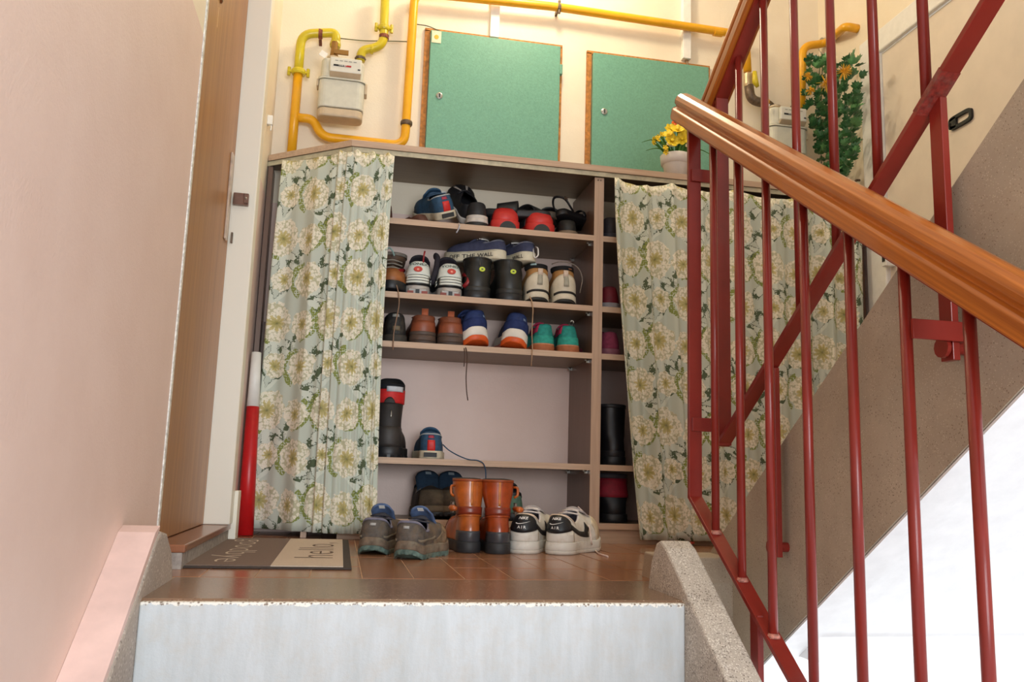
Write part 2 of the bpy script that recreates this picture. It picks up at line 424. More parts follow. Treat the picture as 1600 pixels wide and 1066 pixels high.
mesh('bolt',lathe([(.004,0),(.004,-.004),(.002,-.006)],(XL+.038,2.838,1.115),10,'y'),M_steel,d1)
mesh('strike',box(XL-.002,XL+.004,2.852,2.8615,.965,1.00),M_iron,d1)
# pale door on the right wall
d2=empty('door_2'); d2['kind']='structure'
M_rdoor=mat((226,212,196),.42,0,.03,5)
M_rframe=mat((236,234,230),.35,0,.02,name='white_frame_paint')
mesh('door_leaf',box(XR-.002,XR+.035,2.06,2.958,.01,2.015),M_rdoor,d2)
mesh('door_frame',J(box(XR-.022,XR,2.958,3.085,.0,2.115),box(XR-.022,XR,2.03,2.958,2.018,2.115)),M_rframe,d2,bev=.006)
a=at(1484,196,'x',XR-.004); b=at(1521,177,'x',XR-.004)
def ring_plate(c,ly,lz,th,dep):
    V=[];F=[];n=24
    for k in range(n):
        t=2*pi*k/n; cy=abs(cos(t))**.45*(1 if cos(t)>0 else -1); cz=abs(sin(t))**.45*(1 if sin(t)>0 else -1)
        for s,x in ((1,0),(1,-dep),(0,-dep),(0,0)):
            V.append((c[0]+x,c[1]+cy*(ly-(0 if s else th)),c[2]+cz*(lz-(0 if s else th))))
    for k in range(n):
        for j in range(4): a_=k*4+j; b_=k*4+(j+1)%4; c_=((k+1)%n)*4; F.append((a_,b_,c_+(j+1)%4,c_+j))
    return V,F
cc=(XR-.002,(a.y+b.y)/2,(a.z+b.z)/2)
mesh('slot_plate',J(ring_plate(cc,.058,.025,.012,.010),box(XR-.012,XR-.002,cc[1]+.02,cc[1]+.05,cc[2]-.02,cc[2]+.02)),M_blk,d2)
p=at(1386,405,'x',XR-.03)
mesh('door_lock',J(box(XR-.045,XR-.002,p.y-.014,p.y+.014,p.z-.03,p.z+.02)),M_rframe,d2,bev=.003)
mesh('lock_hole',box(XR-.047,XR-.044,p.y-.009,p.y+.008,p.z-.012,p.z+.010),M_blk,d2)
p=at(1343,286,'x',XR-.01)
mesh('door_hook',tube(fillet([(XR,p.y,p.z-.02),(XR-.03,p.y,p.z-.02),(XR-.03,p.y,p.z+.01),(XR-.008,p.y,p.z+.012)],.01),.005,8),M_iron,d2,smooth=True)
# ------------------------------------------------------------------ wall fittings
def pipe(name,label,segs,cat='pipe',group=None):
    t=thing(name,label,cat,group); return t
PY=3.375
def PP(x,y,Y=PY): return at(x,y,'y',Y)
pr=.0185
t=pipe('gas_pipe','yellow gas riser pipe left of the first meter with flange and elbow',None)
mesh('riser_pipe',tube([PP(455,245),PP(466,114)],pr),M_yel,t,smooth=True)
mesh('upper_pipe',tube(fillet([PP(466,114),PP(471,53),PP(526,51),PP(524,72)],.05),pr),M_lem,t,smooth=True)
def flange(p,r,h,parent,m,ears=True,name='flange'):
    q=[lathe([(r,-h/2),(r*1.12,-h/4),(r*1.12,h/4),(r,h/2)],p,18)]
    if ears:
        for s in (-1,1): q.append(lathe([(.007,-h*.8),(.007,h*.8)],(p[0]+s*r*1.45,p[1],p[2]),8)); q.append(box(p[0]+min(0,s*r*1.6),p[0]+max(0,s*r*1.6),p[1]-.008,p[1]+.008,p[2]-.004,p[2]+.004))
    return mesh(name,J(*q),m,parent,smooth=False)
flange(PP(466.5,113),.026,.022,t,M_lem)
p=PP(501,53); mesh('clamp',J(lathe([(.0205,-.008),(.0205,.008)],p,16,'x'),box(p.x-.006,p.x+.006,p.y,YB,p.z-.026,p.z-.016)),M_rust,t)
mesh('elbow_nut',J(lathe([(.021,-.012),(.023,0),(.021,.012)],PP(524,70),10),),M_lem,t)
p=PP(522,84,3.34); mesh('union_valve',J(lathe([(.013,-.028),(.017,-.01),(.013,.02),(.013,.05)],p,12),box(p.x,p.x+.058,p.y-.03,p.y-.02,p.z-.012,p.z+.006)),mat((150,112,60),.4,.6),t)
t=pipe('gas_pipe','orange yellow gas pipe rising beside the green cupboard and running along the top',None)
main=fillet([PP(465,184),PP(489,186),PP(503,214),PP(560,220),PP(632,228),PP(648,-12),PP(870,11),PP(1150,53),PP(1165,56),PP(1168,112)],.055,8)
mesh('pipe_run',tube(main,pr,14),M_yel,t,smooth=True)
for xy in ((635,193),): flange(PP(*xy),.022,.02,t,M_iron,False,'clamp')
p=PP(873,13); mesh('clamp',J(lathe([(.021,-.007),(.021,.007)],p,16,'x'),box(p.x-.005,p.x+.005,p.y,YB,p.z-.008,p.z+.008),lathe([(.006,-.03),(.006,.03)],(p.x,p.y-.01,p.z),8)),M_iron,t)
mesh('pipe_socket',lathe([(.021,-.02),(.021,.02)],PP(1122,50),16,'x'),M_yel,t)
mesh('shutoff_valve',J(lathe([(.019,-.03),(.021,-.02),(.021,.03)],PP(1169,126),14)),mat((190,170,136),.4,.5),t)
mesh('valve_tap',J(tube([PP(1179,112,3.33),PP(1180,128,3.33),PP(1184,136,3.33)],[.010,.014,.008],8)),M_lem,t,smooth=True)
mesh('rusty_elbow',tube(fillet([PP(1170,134),PP(1173,156),PP(1200,163),PP(1208,172)],.04,8),.021,12),M_iron,t,smooth=True)
mesh('yellow_sleeve',tube([PP(1190,160,3.37),PP(1199,162,3.37)],.0222,12),M_yel,t,smooth=True)
t=pipe('gas_pipe','lemon yellow gas pipe dropping to the outlet on the first meter',None)
mesh('pipe_run',tube(fillet([PP(602,-10),PP(599,72),PP(565,79),PP(563,96)],.05,8),pr,14),M_lem,t,smooth=True)
flange(PP(600,44),.022,.022,t,M_lem)
p=PP(600,58); mesh('clamp',lathe([(.0205,-.008),(.0205,.008)],p,16),M_rust,t)
mesh('coupling',lathe([(.0205,-.006),(.0215,0),(.0205,.006)],PP(581,77),14,'x'),M_lem,t)
mesh('outlet_nut',lathe([(.021,-.006),(.024,0),(.021,.006)],PP(563,92),10),M_iron,t)
t=pipe('gas_pipe','short yellow gas pipe from the right wall down behind the hanging ivy',None)
a=at(1340,45,'x',XR-.0)
mesh('pipe_run',tube(fillet([(XR,a.y,a.z),(XR-.06,a.y+.0,a.z+.003),PP(1290,68),PP(1254,72),PP(1252,170)],.05,8),pr,14),M_yel,t,smooth=True)
mesh('clamp',lathe([(.021,-.007),(.021,.007)],PP(1285,66),16,'x'),M_steel,t)
mesh('meter_union',lathe([(.012,0),(.026,.004),(.026,.012),(.018,.02),(.016,.034),(.008,.042)],PP(1240,178,3.36),16),M_iron,t,smooth=True)
def rbox(x0,x1,y0,y1,z0,z1,r=.02,n=5):
    """box with rounded vertical edges"""
    pts=[]
    for cx,cy,a0 in ((x1-r,y0+r,-pi/2),(x1-r,y1-r,0),(x0+r,y1-r,pi/2),(x0+r,y0+r,pi)):
        for k in range(n+1): a=a0+pi/2*k/n; pts.append((cx+r*cos(a),cy+r*sin(a)))
    return prism(pts,'z',z0,z1)
def meter(label,x0,z0,tagpos):
    t=thing('gas_meter',label,'meter',None,(x0,3.33,z0))
    mesh('lower_body',J(rbox(0,.182,-.05,.045,.03,.145,.03)),M_meter,t,bev=.004)
    mesh('base_rim',J(rbox(.002,.180,-.047,.043,-.008,.029,.03)),M_meterb,t,bev=.008)
    mesh('seam_band',J(rbox(-.004,.186,-.054,.049,.146,.152,.03),),M_meter,t)
    mesh('seam_clip',box(.181,.192,-.03,.02,.105,.150),M_meterb,t,bev=.003); mesh('seam_clip',box(-.008,0,-.03,.02,.12,.150),M_meterb,t,bev=.003)
    mesh('upper_body',rbox(.006,.176,-.045,.042,.153,.238,.03),M_meter,t,bev=.008)
    dd=mesh('display_box',box(.040,.165,-.068,-.046,.170,.232),mat((216,214,204),.35,0,.02),t,bev=.005)
    mesh('display_sill',prism([(-.068,.170),(-.046,.170),(-.046,.155)],'x',.042,.163),M_meterb,dd)
    mesh('black_digits',box(.055,.098,-.0695,-.0682,.193,.200),M_blk,dd); mesh('red_digits',box(.099,.124,-.0695,-.0682,.193,.200),M_redtxt,dd)
    v=text_mesh('12348 567',.0075,.0002); mesh('counter_numbers',xf(v,Matrix.Translation((.090,-.0702,.1965))@Matrix.Rotation(pi/2,4,'X')),mat((200,200,196),.5),dd)
    mesh('printed_lines',J(*[box(.06+.018*k,.072+.018*k,-.0692,-.0682,.216,.218) for k in range(5)]),mat((120,120,116),.6),dd)
    mesh('side_window',box(.150,.160,-.0695,-.0682,.184,.189),M_dark,dd)
    mesh('inlet',lathe([(.019,0),(.019,.012),(.026,.014),(.026,.022)],(.05,0,.236),16),M_meterb,t)
    mesh('outlet',lathe([(.019,0),(.019,.016)],(.148,.02,.236),16),M_meterb,t)
    g=mesh('paper_tag',xf(box(-.014,.014,-.001,.001,-.012,.012),Matrix.Translation(tagpos)@Matrix.Rotation(.5,4,'Y')),M_wht,t)
meter('pale grey gas meter between yellow pipes above the left curtain',-.181,1.632,(.012,-.05,.245))
meter('grey gas meter beside the hanging ivy seen behind red balusters',1.765,1.655,(-.02,-.05,.235))
mesh('connector_pipe',tube([PP(1208,173),PP(1222,178)],.014,10),M_iron,bpy.data.objects['gas_meter.001'],world=True)
def cupboard(label,x0,x1,z1,tilt,num):
    t=thing('wall_cupboard',label,'cupboard',None,(x0,YB,1.46))
    w=x1-x0;h=z1-1.46
    mesh('frame',J(box(-.022,0,-.012,0,0,h+.006),box(w,w+.012,-.012,0,0,h+.006),box(-.022,w+.012,-.012,0,h+.002,h+.016)),M_edgew,t)
    d=mesh('door',box(.002,w-.001,-.030,-.013,0,h),M_green,t,bev=.002)
    mesh('hinge',box(w-.004,w+.010,-.034,-.012,h-.13,h-.085),M_green,t,bev=.002)
    mesh('hinge',box(w-.002,w+.008,-.034,-.012,.02,.07),M_edgew,t,bev=.002)
    k=mesh('lock',lathe([(.014,0),(.014,-.004),(.010,-.006)],(.050 if num==0 else .055,-.030,.353 if num==0 else .368),18,'y'),M_steel,d)
    mesh('keyhole',box((.048 if num==0 else .053),(.053 if num==0 else .058),-.0375,-.0358,.345+.015*num,.362+.015*num),M_blk,d)
    if num==0:
        s=mesh('sticker',box(.006,.046,-.0325,-.0302,h-.058,h-.004),mat((226,224,190),.6),d)
        mesh('sticker_mark',lathe([(.010,0),(.010,-.001)],(.026,-.0326,h-.032),14,'y'),mat((222,176,60),.5),s)
    return t
cupboard('green metal wall cupboard with a small sticker beside the rising gas pipe',.262,.835,2.108,0,0)
cupboard('green metal wall cupboard behind the flower pot partly hidden by the handrail',.982,1.53,2.10,0,1)
t=tag(mesh('cable_trunking',box(.520,.560,YB-.022,YB,2.118,2.86),M_wht,None,bev=.002),'short white cable trunking above the first green cupboard','trunking')
t=thing('cable_trunking','white cable trunking coming down above the second green cupboard','trunking')
mesh('duct',box(1.405,1.445,YB-.030,YB,2.13,2.86),M_wht,t,bev=.003)
mesh('cable_end',tube([(1.425,YB-.012,2.14),(1.435,YB-.014,2.10),(1.45,YB-.005,2.095)],.007,8),mat((150,120,90),.5),t,smooth=True)
tag(mesh('wire',tube(fillet([PP(531,60,3.40),PP(570,64,3.40),PP(600,64,3.40),PP(636,65,3.40)],.03),.0022,6),mat((110,110,70),.5),None,smooth=True),'thin wire strung between the yellow pipes above the first meter','wire')
tag(mesh('wire',tube(fillet([PP(650,38,3.40),PP(668,40,3.40),PP(688,49,3.41)],.03),.0022,6),mat((100,100,80),.5),None,smooth=True),'thin wire running to the top corner of the stickered green cupboard','wire')
p=at(418,188,'x',-.355)
tag(mesh('wall_clip',J(box(-.355,-.335,p.y-.01,p.y+.012,p.z-.018,p.z+.018),tube([(-.340,p.y,p.z-.016),(-.340,p.y,p.z-.04)],.003,6)),M_wht,None,bev=.002),'small white plastic clip on the left wall above the cabinet','clip')
# wall socket behind the top shelf
sk=thing('wall_socket','pale switch box on the wall behind the top shelf','socket',None,(.345,YB,1.355))
mesh('housing',box(-.022,.022,-.022,0,-.032,.032),mat((206,214,206),.4),sk,bev=.002)
mesh('cover_lip',box(-.024,.020,-.030,-.004,.0325,.042),M_wht,sk,bev=.001)
for k in range(2): mesh('switch_line',box(-.008+.012*k,-.007+.012*k,-.0228,-.0221,-.028,.026),mat((170,176,170),.5),sk)

# ------------------------------------------------------------------ cabinet
cb=thing('shoe_cabinet','long open shoe cabinet with ash edged shelves under a brown top against the back wall','cabinet')
CX0,CX1=-.352,2.096
topoly=[(CX0,3.326),(-.033,3.078),(CX1,3.078),(CX1,YB-.002),(CX0,YB-.002)]
mesh('top_board',prism(topoly,'z',1.4275,1.450),M_board,cb)
edge=[(CX0,3.3245),(-.0335,3.0765),(CX1,3.0765)]
def strip(pts,z0,z1,th):
    q=[]
    for a,b in zip(pts,pts[1:]):
        a=Vector((*a,0));b=Vector((*b,0));n=(b-a).normalized().cross(Vector((0,0,1)))*th
        v=[a,b,b+n,a+n]; q.append(([(*p.xy,z0) for p in v]+[(*p.xy,z1) for p in v],[(3,2,1,0),(4,5,6,7),(0,1,5,4),(1,2,6,5),(2,3,7,6),(3,0,4,7)]))
    return J(*q)
mesh('top_edge',strip(edge,1.427,1.4505,.0015),M_cabh,cb)
mesh('batten',strip([(CX0,3.338),(-.030,3.088),(CX1,3.088)],1.409,1.427,.004),M_batten,cb)
mesh('divider',box(.912,.949,CABY+.002,YB-.002,.0,1.409),M_side,cb)
mesh('divider_edge',box(.9115,.9495,CABY-.001,CABY+.002,.0,1.409),M_cabv,cb)
SH=[1.172,.892,.708,.288,.073]
for zt in SH:
    left=[(-.215,3.232),(-.03,CABY+.002),(.9118,CABY+.002),(.9118,YB-.002),(-.215,YB-.002)]
    s=mesh('shelf',prism(left,'z',zt-.021,zt),M_board,cb)
    mesh('shelf_edge',strip([(-.215,3.231),(-.031,CABY+.001),(.9116,CABY+.001)],zt-.0215,zt+.0005,.0015),M_cabh,s)
    s=mesh('shelf',box(.9498,2.06,CABY+.002,YB-.002,zt-.021,zt),M_board,cb)
    mesh('shelf_edge',box(.9498,2.06,CABY-.001,CABY+.002,zt-.0215,zt+.0005),M_cabh,s)
    if zt>.1:
        for (xx,yy) in ((.905,3.135),(.905,3.39)):
            mesh('shelf_pin',J(box(xx-.006,xx+.006,yy-.006,yy+.004,zt-.034,zt-.0218),box(xx-.012,xx+.002,yy-.006,yy+.002,zt-.0260,zt-.0218)),M_steel,cb)
mesh('plinth',J(box(.0,.9118,CABY+.012,CABY+.03,0,.0515),box(.9498,2.06,CABY+.012,CABY+.03,0,.0515)),M_cabh,cb)
mesh('foot_board',box(-.125,-.105,CABY+.035,CABY+.2,0,.051),M_cabv,cb)
mesh('side_panel',box(CX0+.001,CX0+.019,3.335,YB-.002,.0,1.409),M_side,cb)
mesh('side_panel',box(2.0605,2.078,CABY,YB-.002,.0,1.409),M_side,cb)
mesh('filler_board',box(CX0+.0195,-.245,3.40,3.415,.094,.80),M_side,cb)
for zz in (1.398,): mesh('cap_screw',J(lathe([(.003,0),(.003,-.002)],(.925,CABY-.001,zz),8,'y'),lathe([(.003,0),(.003,-.002)],(.936,CABY-.001,zz),8,'y')),M_iron,cb)
# curtains
def curtain(name,label,path,z0,z1,nfold,amp,ustart,skew,seed,scal=.02):
    """path: polyline (x,y); hangs from z1 to z0"""
    rr=random.Random(seed)
    P=[Vector(p) for p in path]; L=[0]
    for a,b in zip(P,P[1:]): L.append(L[-1]+(b-a).length)
    tot=L[-1]; N=int(tot/.0035)
    def pos(s):
        for i in range(len(P)-1):
            if s<=L[i+1] or i==len(P)-2:
                t=(s-L[i])/(L[i+1]-L[i]); d=(P[i+1]-P[i]).normalized(); return P[i]+(P[i+1]-P[i])*t,Vector((d.y,-d.x))
    # non uniform folds
    ph=[0]; 
    for i in range(N+1):
        s=i/N*tot; ph.append(ph[-1]+nfold(s)*tot/N*2*pi)
    def disp(s,i,zf):
        p=ph[i]; p2=p*1.0+.5*sin(zf*2.2+seed)
        a=amp(s)*(.45+.55*sm(0,.35,zf))
        w=(1-2*abs(sin(p2/2))**.8)*.9+.35*sin(2.1*p2+1.3+1.2*zf)
        return a*w
    NV=44; V=[];UV=[];F=[]
    u=ustart; lastd=None
    us=[]
    for i in range(N+1):
        s=i/N*tot; dd=disp(s,i,.6)
        if lastd is not None: u+=math.hypot(tot/N,dd-lastd)
        lastd=dd; us.append(u)
    for i in range(N+1):
        s=i/N*tot
        for j in range(NV):
            zf=j/(NV-1)                      # 0 top, 1 bottom
            s2=s+skew(s/tot,zf)
            c,n=pos(s2 if 0<=s2<=tot else s2)
            p=c+n*(disp(s,i,zf)+.006)
            zt=z1(s)-(scal*abs(sin(ph[i]*.25))if scal else 0)
            z=zt+(z0(s)-zt)*zf
            V.append((p.x,p.y,z)); UV.append((us[i],1.5-(z1(s)-z)))
    for i in range(N):
        for j in range(NV-1): a=i*NV+j; F.append((a,a+1,a+NV+1,a+NV))
    o=mesh(name,(V,F),M_cloth,None,smooth=True)
    uvl=o.data.uv_layers.new(name='UVMap'); 
    idx=np.empty(len(o.data.loops),dtype=np.int32); o.data.loops.foreach_get('vertex_index',idx)
    uvl.data.foreach_set('uv',np.array(UV,dtype=np.float32)[idx].ravel())
    q=o.modifiers.new('s','SOLIDIFY'); q.thickness=.0014; q.offset=0
    tag(o,label,'curtain'); return o
curtain('curtain','pale floral curtain gathered in tight folds at the left end of the cabinet',[(-.285,3.255),(-.035,3.058),(.125,3.055)],
    lambda s:.022-.0*s,lambda s:1.406,lambda s:5.5+30*sm(.20,.34,s),lambda s:.0125-.003*sm(.2,.36,s)+.003*sin(s*30),.03,
    lambda t,zf:(-.035*zf*(1-t) + (-.012*sin(zf*pi)+.01*zf)*t),3,.012)
curtain('curtain','pale floral curtain drawn loosely across the right half of the cabinet behind the railing',[(.978,3.062),(2.045,3.062)],
    lambda s:.018,lambda s:1.398,lambda s:7.5+1.5*sin(s*9),lambda s:.0185+.005*sin(s*17),.12,
    lambda t,zf:(.115*zf**1.5*(1-t)-.0*t),5,.02)
# ------------------------------------------------------------------ railings
def bar_along(p,q,w,th):
    """flat bar from p to q in a x=const plane, w wide in x, th thick across"""
    p=Vector(p);q=Vector(q);d=(q-p).normalized();n=d.cross(Vector((1,0,0))).normalized()
    x=Vector((w/2,0,0)); V=[]
    for c in (p,q):
        for sx,sn in ((-1,-1),(1,-1),(1,1),(-1,1)): V.append(c+x*sx+n*(th/2)*sn)
    return V,[(3,2,1,0),(4,5,6,7)]+[(i,(i+1)%4,4+(i+1)%4,4+i) for i in range(4)]
def handrail(p,q):
    p=Vector(p);q=Vector(q);d=(q-p).normalized();x=Vector((1,0,0));n=x.cross(d); n=n if n.z>0 else -n
    prof=[(-.026,0),(-.028,.004),(-.028,.026),(-.024,.030),(-.016,.034),(-.018,.038),(-.0235,.044),(-.0245,.052),(-.022,.061),(-.014,.068),(0,.071)]
    prof=prof+[(-a,b) for a,b in prof[-2::-1]]
    V=[];m=len(prof)
    for c,sc in ((p-d*.0,.90),(p+d*.006,1),(q,1)):
        for a,b in prof: V.append(c+x*a*sc+n*(.035+(b-.035)*sc))
    F=[tuple(range(m)),tuple(range(2*m,3*m))[::-1]]
    for k in range(2):
        for i in range(m): F.append((k*m+i,k*m+(i+1)%m,(k+1)*m+(i+1)%m,(k+1)*m+i))
    return V,F
XLr,XUr=.818,.886
lr=thing('stair_railing','red steel railing of the lower flight with a varnished wooden handrail in front','railing')
hb=lambda y:1.164-.680*(1.989-y)          # underside of lower handrail
rb=lambda y:.215-.690*(1.935-y)           # lower bottom rail
ub=lambda y:.322+.672*(1.905-y)           # upper bottom rail
ut=lambda y:1.335-.680*(y-1.686)          # upper top flat bar
mesh('handrail',handrail((XLr-.004,1.995,hb(1.995)),(XLr-.004,.12,hb(.12))),M_rail,lr,smooth=False,bev=.0015)
mesh('top_bar',bar_along((XLr,1.93,hb(1.93)-.004),(XLr,.12,hb(.12)-.004),.030,.008),M_red,lr)
mesh('bottom_rail',bar_along((XLr,1.915,rb(1.915)),(XLr,.12,rb(.12)),.032,.010),M_red,lr,bev=.001)
mesh('end_post',box(XLr-.016,XLr+.016,1.905,1.917,rb(1.915)-.004,hb(1.91)),M_red,lr,bev=.001)
for y in (1.797,1.672,1.545,1.405,1.262,1.122,.990,.855,.72,.585,.45):
    mesh('baluster',tube([(XLr,y,rb(y)),(XLr,y,hb(y)-.004)],.0088,12),M_red,lr,smooth=True)
    mesh('weld_bead',lathe([(.013,-.004),(.0125,.001),(.009,.005)],(XLr,y,rb(y)+.005),10),M_weld,lr,smooth=True)
for y in (1.60,.9): mesh('anchor_post',box(XLr-.012,XLr+.0,y-.016,y+.016,rb(y)-.34,rb(y)-.002),M_red,lr,bev=.001)
for y in (1.60,.9): mesh('anchor_bolt',lathe([(.008,0),(.008,.070)],(.748,y,rb(y)-.20),10,'x'),M_red,lr)
ur=thing('stair_railing','red steel railing of the upper flight rising to the upper right behind the lower one','railing')
mesh('handrail',handrail((XUr,2.0,ut(2.0)+.006),(XUr,.12,ut(.12)+.006)),M_rail2,ur,bev=.0015)
mesh('top_bar',bar_along((XUr,1.92,ut(1.92)),(XUr,.12,ut(.12)),.032,.010),M_red,ur,bev=.001)
mesh('bottom_rail',bar_along((XUr,1.905,ub(1.905)),(XUr,.12,ub(.12)),.032,.010),M_red,ur,bev=.001)
mesh('worn_patch',bar_along((XUr,1.150,ub(1.150)),(XUr,1.085,ub(1.085)),.0332,.0114),mat((126,44,36),.5,0,.2,120,.5,200,0,.3,(118,92,84)),ur)
mesh('end_post',box(XUr-.016,XUr+.016,1.890,1.902,ub(1.9)-.005,ut(1.895)),M_red,ur,bev=.001)
for y in (1.800,1.672,1.540,1.405,1.272,.99,.855,.72,.585,.45):
    mesh('baluster',tube([(XUr,y,ub(y)),(XUr,y,ut(y))],.0088,12),M_red,ur,smooth=True)
mesh('baluster',tube([(XUr,1.140,ub(1.14)),(XUr,1.140,ut(1.14))],.0088,12),M_red,ur,smooth=True)
for y,zb in ((1.672,.085),(1.128,.425)):
    mesh('anchor_post',box(XUr+.004,XUr+.016,y-.014,y+.014,zb,ub(y)),M_red,ur,bev=.001)
    mesh('anchor_bolt',lathe([(.016,0),(.016,.006),(.010,.012),(.010,.040)],(XUr-.006,y,zb+.02),12,'x'),M_red,ur,smooth=False)
for y,z in ((1.905,.985),(1.905,.368)): mesh('tie_bar',box(XLr-.01,XUr+.01,y-.006,y+.004,z-.016,z+.016),M_red,ur,bev=.001)
mesh('tie_bar',box(XLr,XUr+.022,1.106,1.112,.452,.482),M_red,ur,bev=.001)
# ------------------------------------------------------------------ footwear
class Shoe:
    """one shoe: heel at the origin, toe along +y; side +1/-1 mirrors it"""
    def __init__(s,name,label,loc,rz=0,cat='shoe',group=None,L=.28,W=.10,zs=.026,hh=.07,hs=.045,ht=.07,op=(.03,.50),ow=.030,side=1,
                 up=None,lin=None,sole=None,mid=None,midz=.4,spring=.012,heelr=0,toe=.048,rx=0,ry=0,shaft=None,tongue=None,laces=None,lug=0,sc=(1.18,1.0),flare=.004,heel=None,ins=None,bulge=0,name_up='upper'):
        s.L,s.W,s.zs,s.hh,s.hs,s.ht,s.op,s.ow,s.side,s.spring,s.toe,s.shaft,s.heelr,s.bulge=L,W,zs,hh,hs,ht,op,ow,side,spring,toe,shaft,heelr,bulge
        s.root=thing(name,label,cat,group,loc,(math.radians(rx),math.radians(ry),math.radians(rz)))
        s.root.scale=(sc[0],1,sc[1])
        nu=48
        # sole in one or two layers
        def foot(u,k=1.0,z=0.0):
            x,y,sp=s.base(u); c=s.L*.5
            return (x*k,c+(y-c)*(1-(1-k)*.6),z+sp)
        def layer(nm,za,zb,m,ka,kb,chop=None):
            rings=[(ka-.03,za),(ka,za+.003),((ka+kb)/2,(za+zb)/2),(kb,zb-.003),(kb-.02,zb)]
            V=[];F=[]
            for k,z in rings:
                for i in range(nu): V.append(foot(i/nu,k,z))
            m_=len(rings)
            for r in range(m_-1):
                for i in range(nu): F.append((r*nu+i,r*nu+(i+1)%nu,(r+1)*nu+(i+1)%nu,(r+1)*nu+i))
            F+=[tuple(range(nu))[::-1],tuple(range((m_-1)*nu,m_*nu))]
            return mesh(nm,(V,F),m,s.root,smooth=True)
        kf=1+flare/(W*.5)
        if mid:
            layer('outsole',0,zs*midz,sole,kf,kf+.01); layer('midsole',zs*midz-.001,zs+.003,mid,kf+.012,kf-.02)
        else: layer('sole',0,zs+.003,sole,kf,kf-.01)
        if lug:
            o=[]
            for i in range(nu):
                if i%2: continue
                a=foot(i/nu,kf+.015,0); b=foot((i+.9)/nu,kf+.015,0); 
                a2=foot(i/nu,kf-.1,0); b2=foot((i+.9)/nu,kf-.1,0)
                z0=0;z1=lug
                v=[(a[0],a[1],a[2]+z0),(b[0],b[1],b[2]+z0),(b2[0],b2[1],b2[2]+z0),(a2[0],a2[1],a2[2]+z0)]
                v+= [(p[0],p[1],p[2]+z1) for p in v]
                o.append((v,[(3,2,1,0),(4,5,6,7),(0,1,5,4),(1,2,6,5),(2,3,7,6),(3,0,4,7)]))
            q=mesh('lugs',J(*o),sole,s.root); q['kind']='stuff'
        if heel:   # a stacked separate heel block under the sole
            pass
        nv=14
        vmax=2.0 if shaft else 1.0
        nvv=24 if shaft else nv
        V,F=grid(lambda u,v:s.P(u,v*vmax),nu+0,nvv,wrap=True)
        s.upper=mesh(name_up,(V,F),[up,lin or up],s.root,smooth=True,solid=.0045)
        # insole
        V=[foot(i/nu,.86,zs+.006) for i in range(nu)]
        mesh('insole',(V,[tuple(range(nu))]),ins or lin or up,s.root)
        if tongue:
            tl,tw,tm_,rise=tongue
            y1=op[1]*L
            def tf(a,b):
                x=(a-.5)*tw*(1-.25*sm(.75,1,b)*abs(a-.5)*2)
                yy=y1+.025-b*(tl*.72); zz=ht+zs-.014+b*tl*rise*.62 - (abs(a-.5)*2)**2*.012
                return (x,yy,zz)
            s.tongue=mesh('tongue',grid(tf,9,10),tm_,s.root,smooth=True,solid=.005); s.tf=tf
            if len(tongue)>4 or True:
                pass
        if laces:
            lm,n,wid=laces
            for i in range(n):
                t=i/(max(1,n-1)); sA=.60+.34*t
                a=s.T(s.u_of(sA)); b=s.T(1-s.u_of(sA)); 
                m1=Vector(((a[0]+b[0])/2,(a[1]+b[1])/2-.004,max(a[2],b[2])+.007))
                mesh('lace',tube(fillet([Vector(a)+Vector((.004*(1 if a[0]>0 else -1),0,.003)),m1+Vector((.006,0,0)),m1-Vector((.006,0,0)),Vector(b)+Vector((.004*(1 if b[0]>0 else -1),.004,.003))],.01,3),wid,6),lm,s.root,smooth=True)
    def u_of(s,t): return math.acos(1-2*t)/(2*pi)
    def base(s,u):
        u=u%1.0; t=(1-cos(2*pi*u))/2; sd=1 if u<.5 else -1
        w=knots([(0,.335),(.12,.34),(.32,.33),(.5,.39),(.68,.49),(.85,.44),(1,.34)],t)*s.W
        if t<.14: w*=math.sqrt(max(0,1-(1-t/.14)**2))
        if t>.80: w*=math.sqrt(max(0,1-((t-.80)/.2)**2))**.9
        lean=s.side*(-.07*s.W)*sm(.5,1,t)+s.side*.02*s.W*(1-sm(.1,.5,t))
        sp=s.spring*sm(.68,1,t)**1.3+s.heelr*(1-sm(0,.10,t))
        return sd*w+lean, t*s.L, sp
    def T(s,u):
        u=u%1.0; t=(1-cos(2*pi*u))/2; sd=1 if u<.5 else -1
        y=(s.op[0]+(s.op[1]-s.op[0])*t)*s.L
        w=2*math.sqrt(max(0,t*(1-t)))*s.ow*(1-.62*sm(.45,.95,t))+0.0
        if t<.3: w=max(w,s.ow*math.sqrt(max(0,1-(1-t/.3)**2))*.98)
        z=s.zs+knots([(0,s.hh),(.38,s.hs),(.75,s.ht*.97),(1,s.ht)],t)
        return (sd*w,y,z)
    def P(s,u,v):
        x,y,sp=s.base(u); T=s.T(u); t=(1-cos(2*pi*(u%1)))/2
        if v<=1 or not s.shaft:
            v=min(v,1.0)
            k=sm(.45,.85,t)
            fz_t=.62*math.sqrt(max(0,1-(1-min(v/.42,1))**2))+.38*v
            fz=v*(1-k)+fz_t*k
            fh=(v**1.9)*(1-k)+(v**1.05)*k
            z0=s.zs+sp
            bl=s.bulge*sin(pi*min(v,1))*(1-k)
            X=x*.965+(T[0]-x*.965)*fh; Y=y+.004*(1-k)*0+(T[1]-y)*fh; Z=z0+(T[2]-z0)*fz
            # back curve of the heel
            if t<.25: Y-=.006*sin(pi*v)*(1-t/.25)
            X*=1+bl
            return (X,Y,Z)
        zt,ya,a,b,fl=s.shaft  # top height, centre y, half width, half length, front lift
        w=v-1; an=2*pi*(u%1)
        tx,ty=a*sin(an),ya-b*cos(an)
        tz=zt+fl*sm(.5,1,t)
        e=sm(0,.75,w)
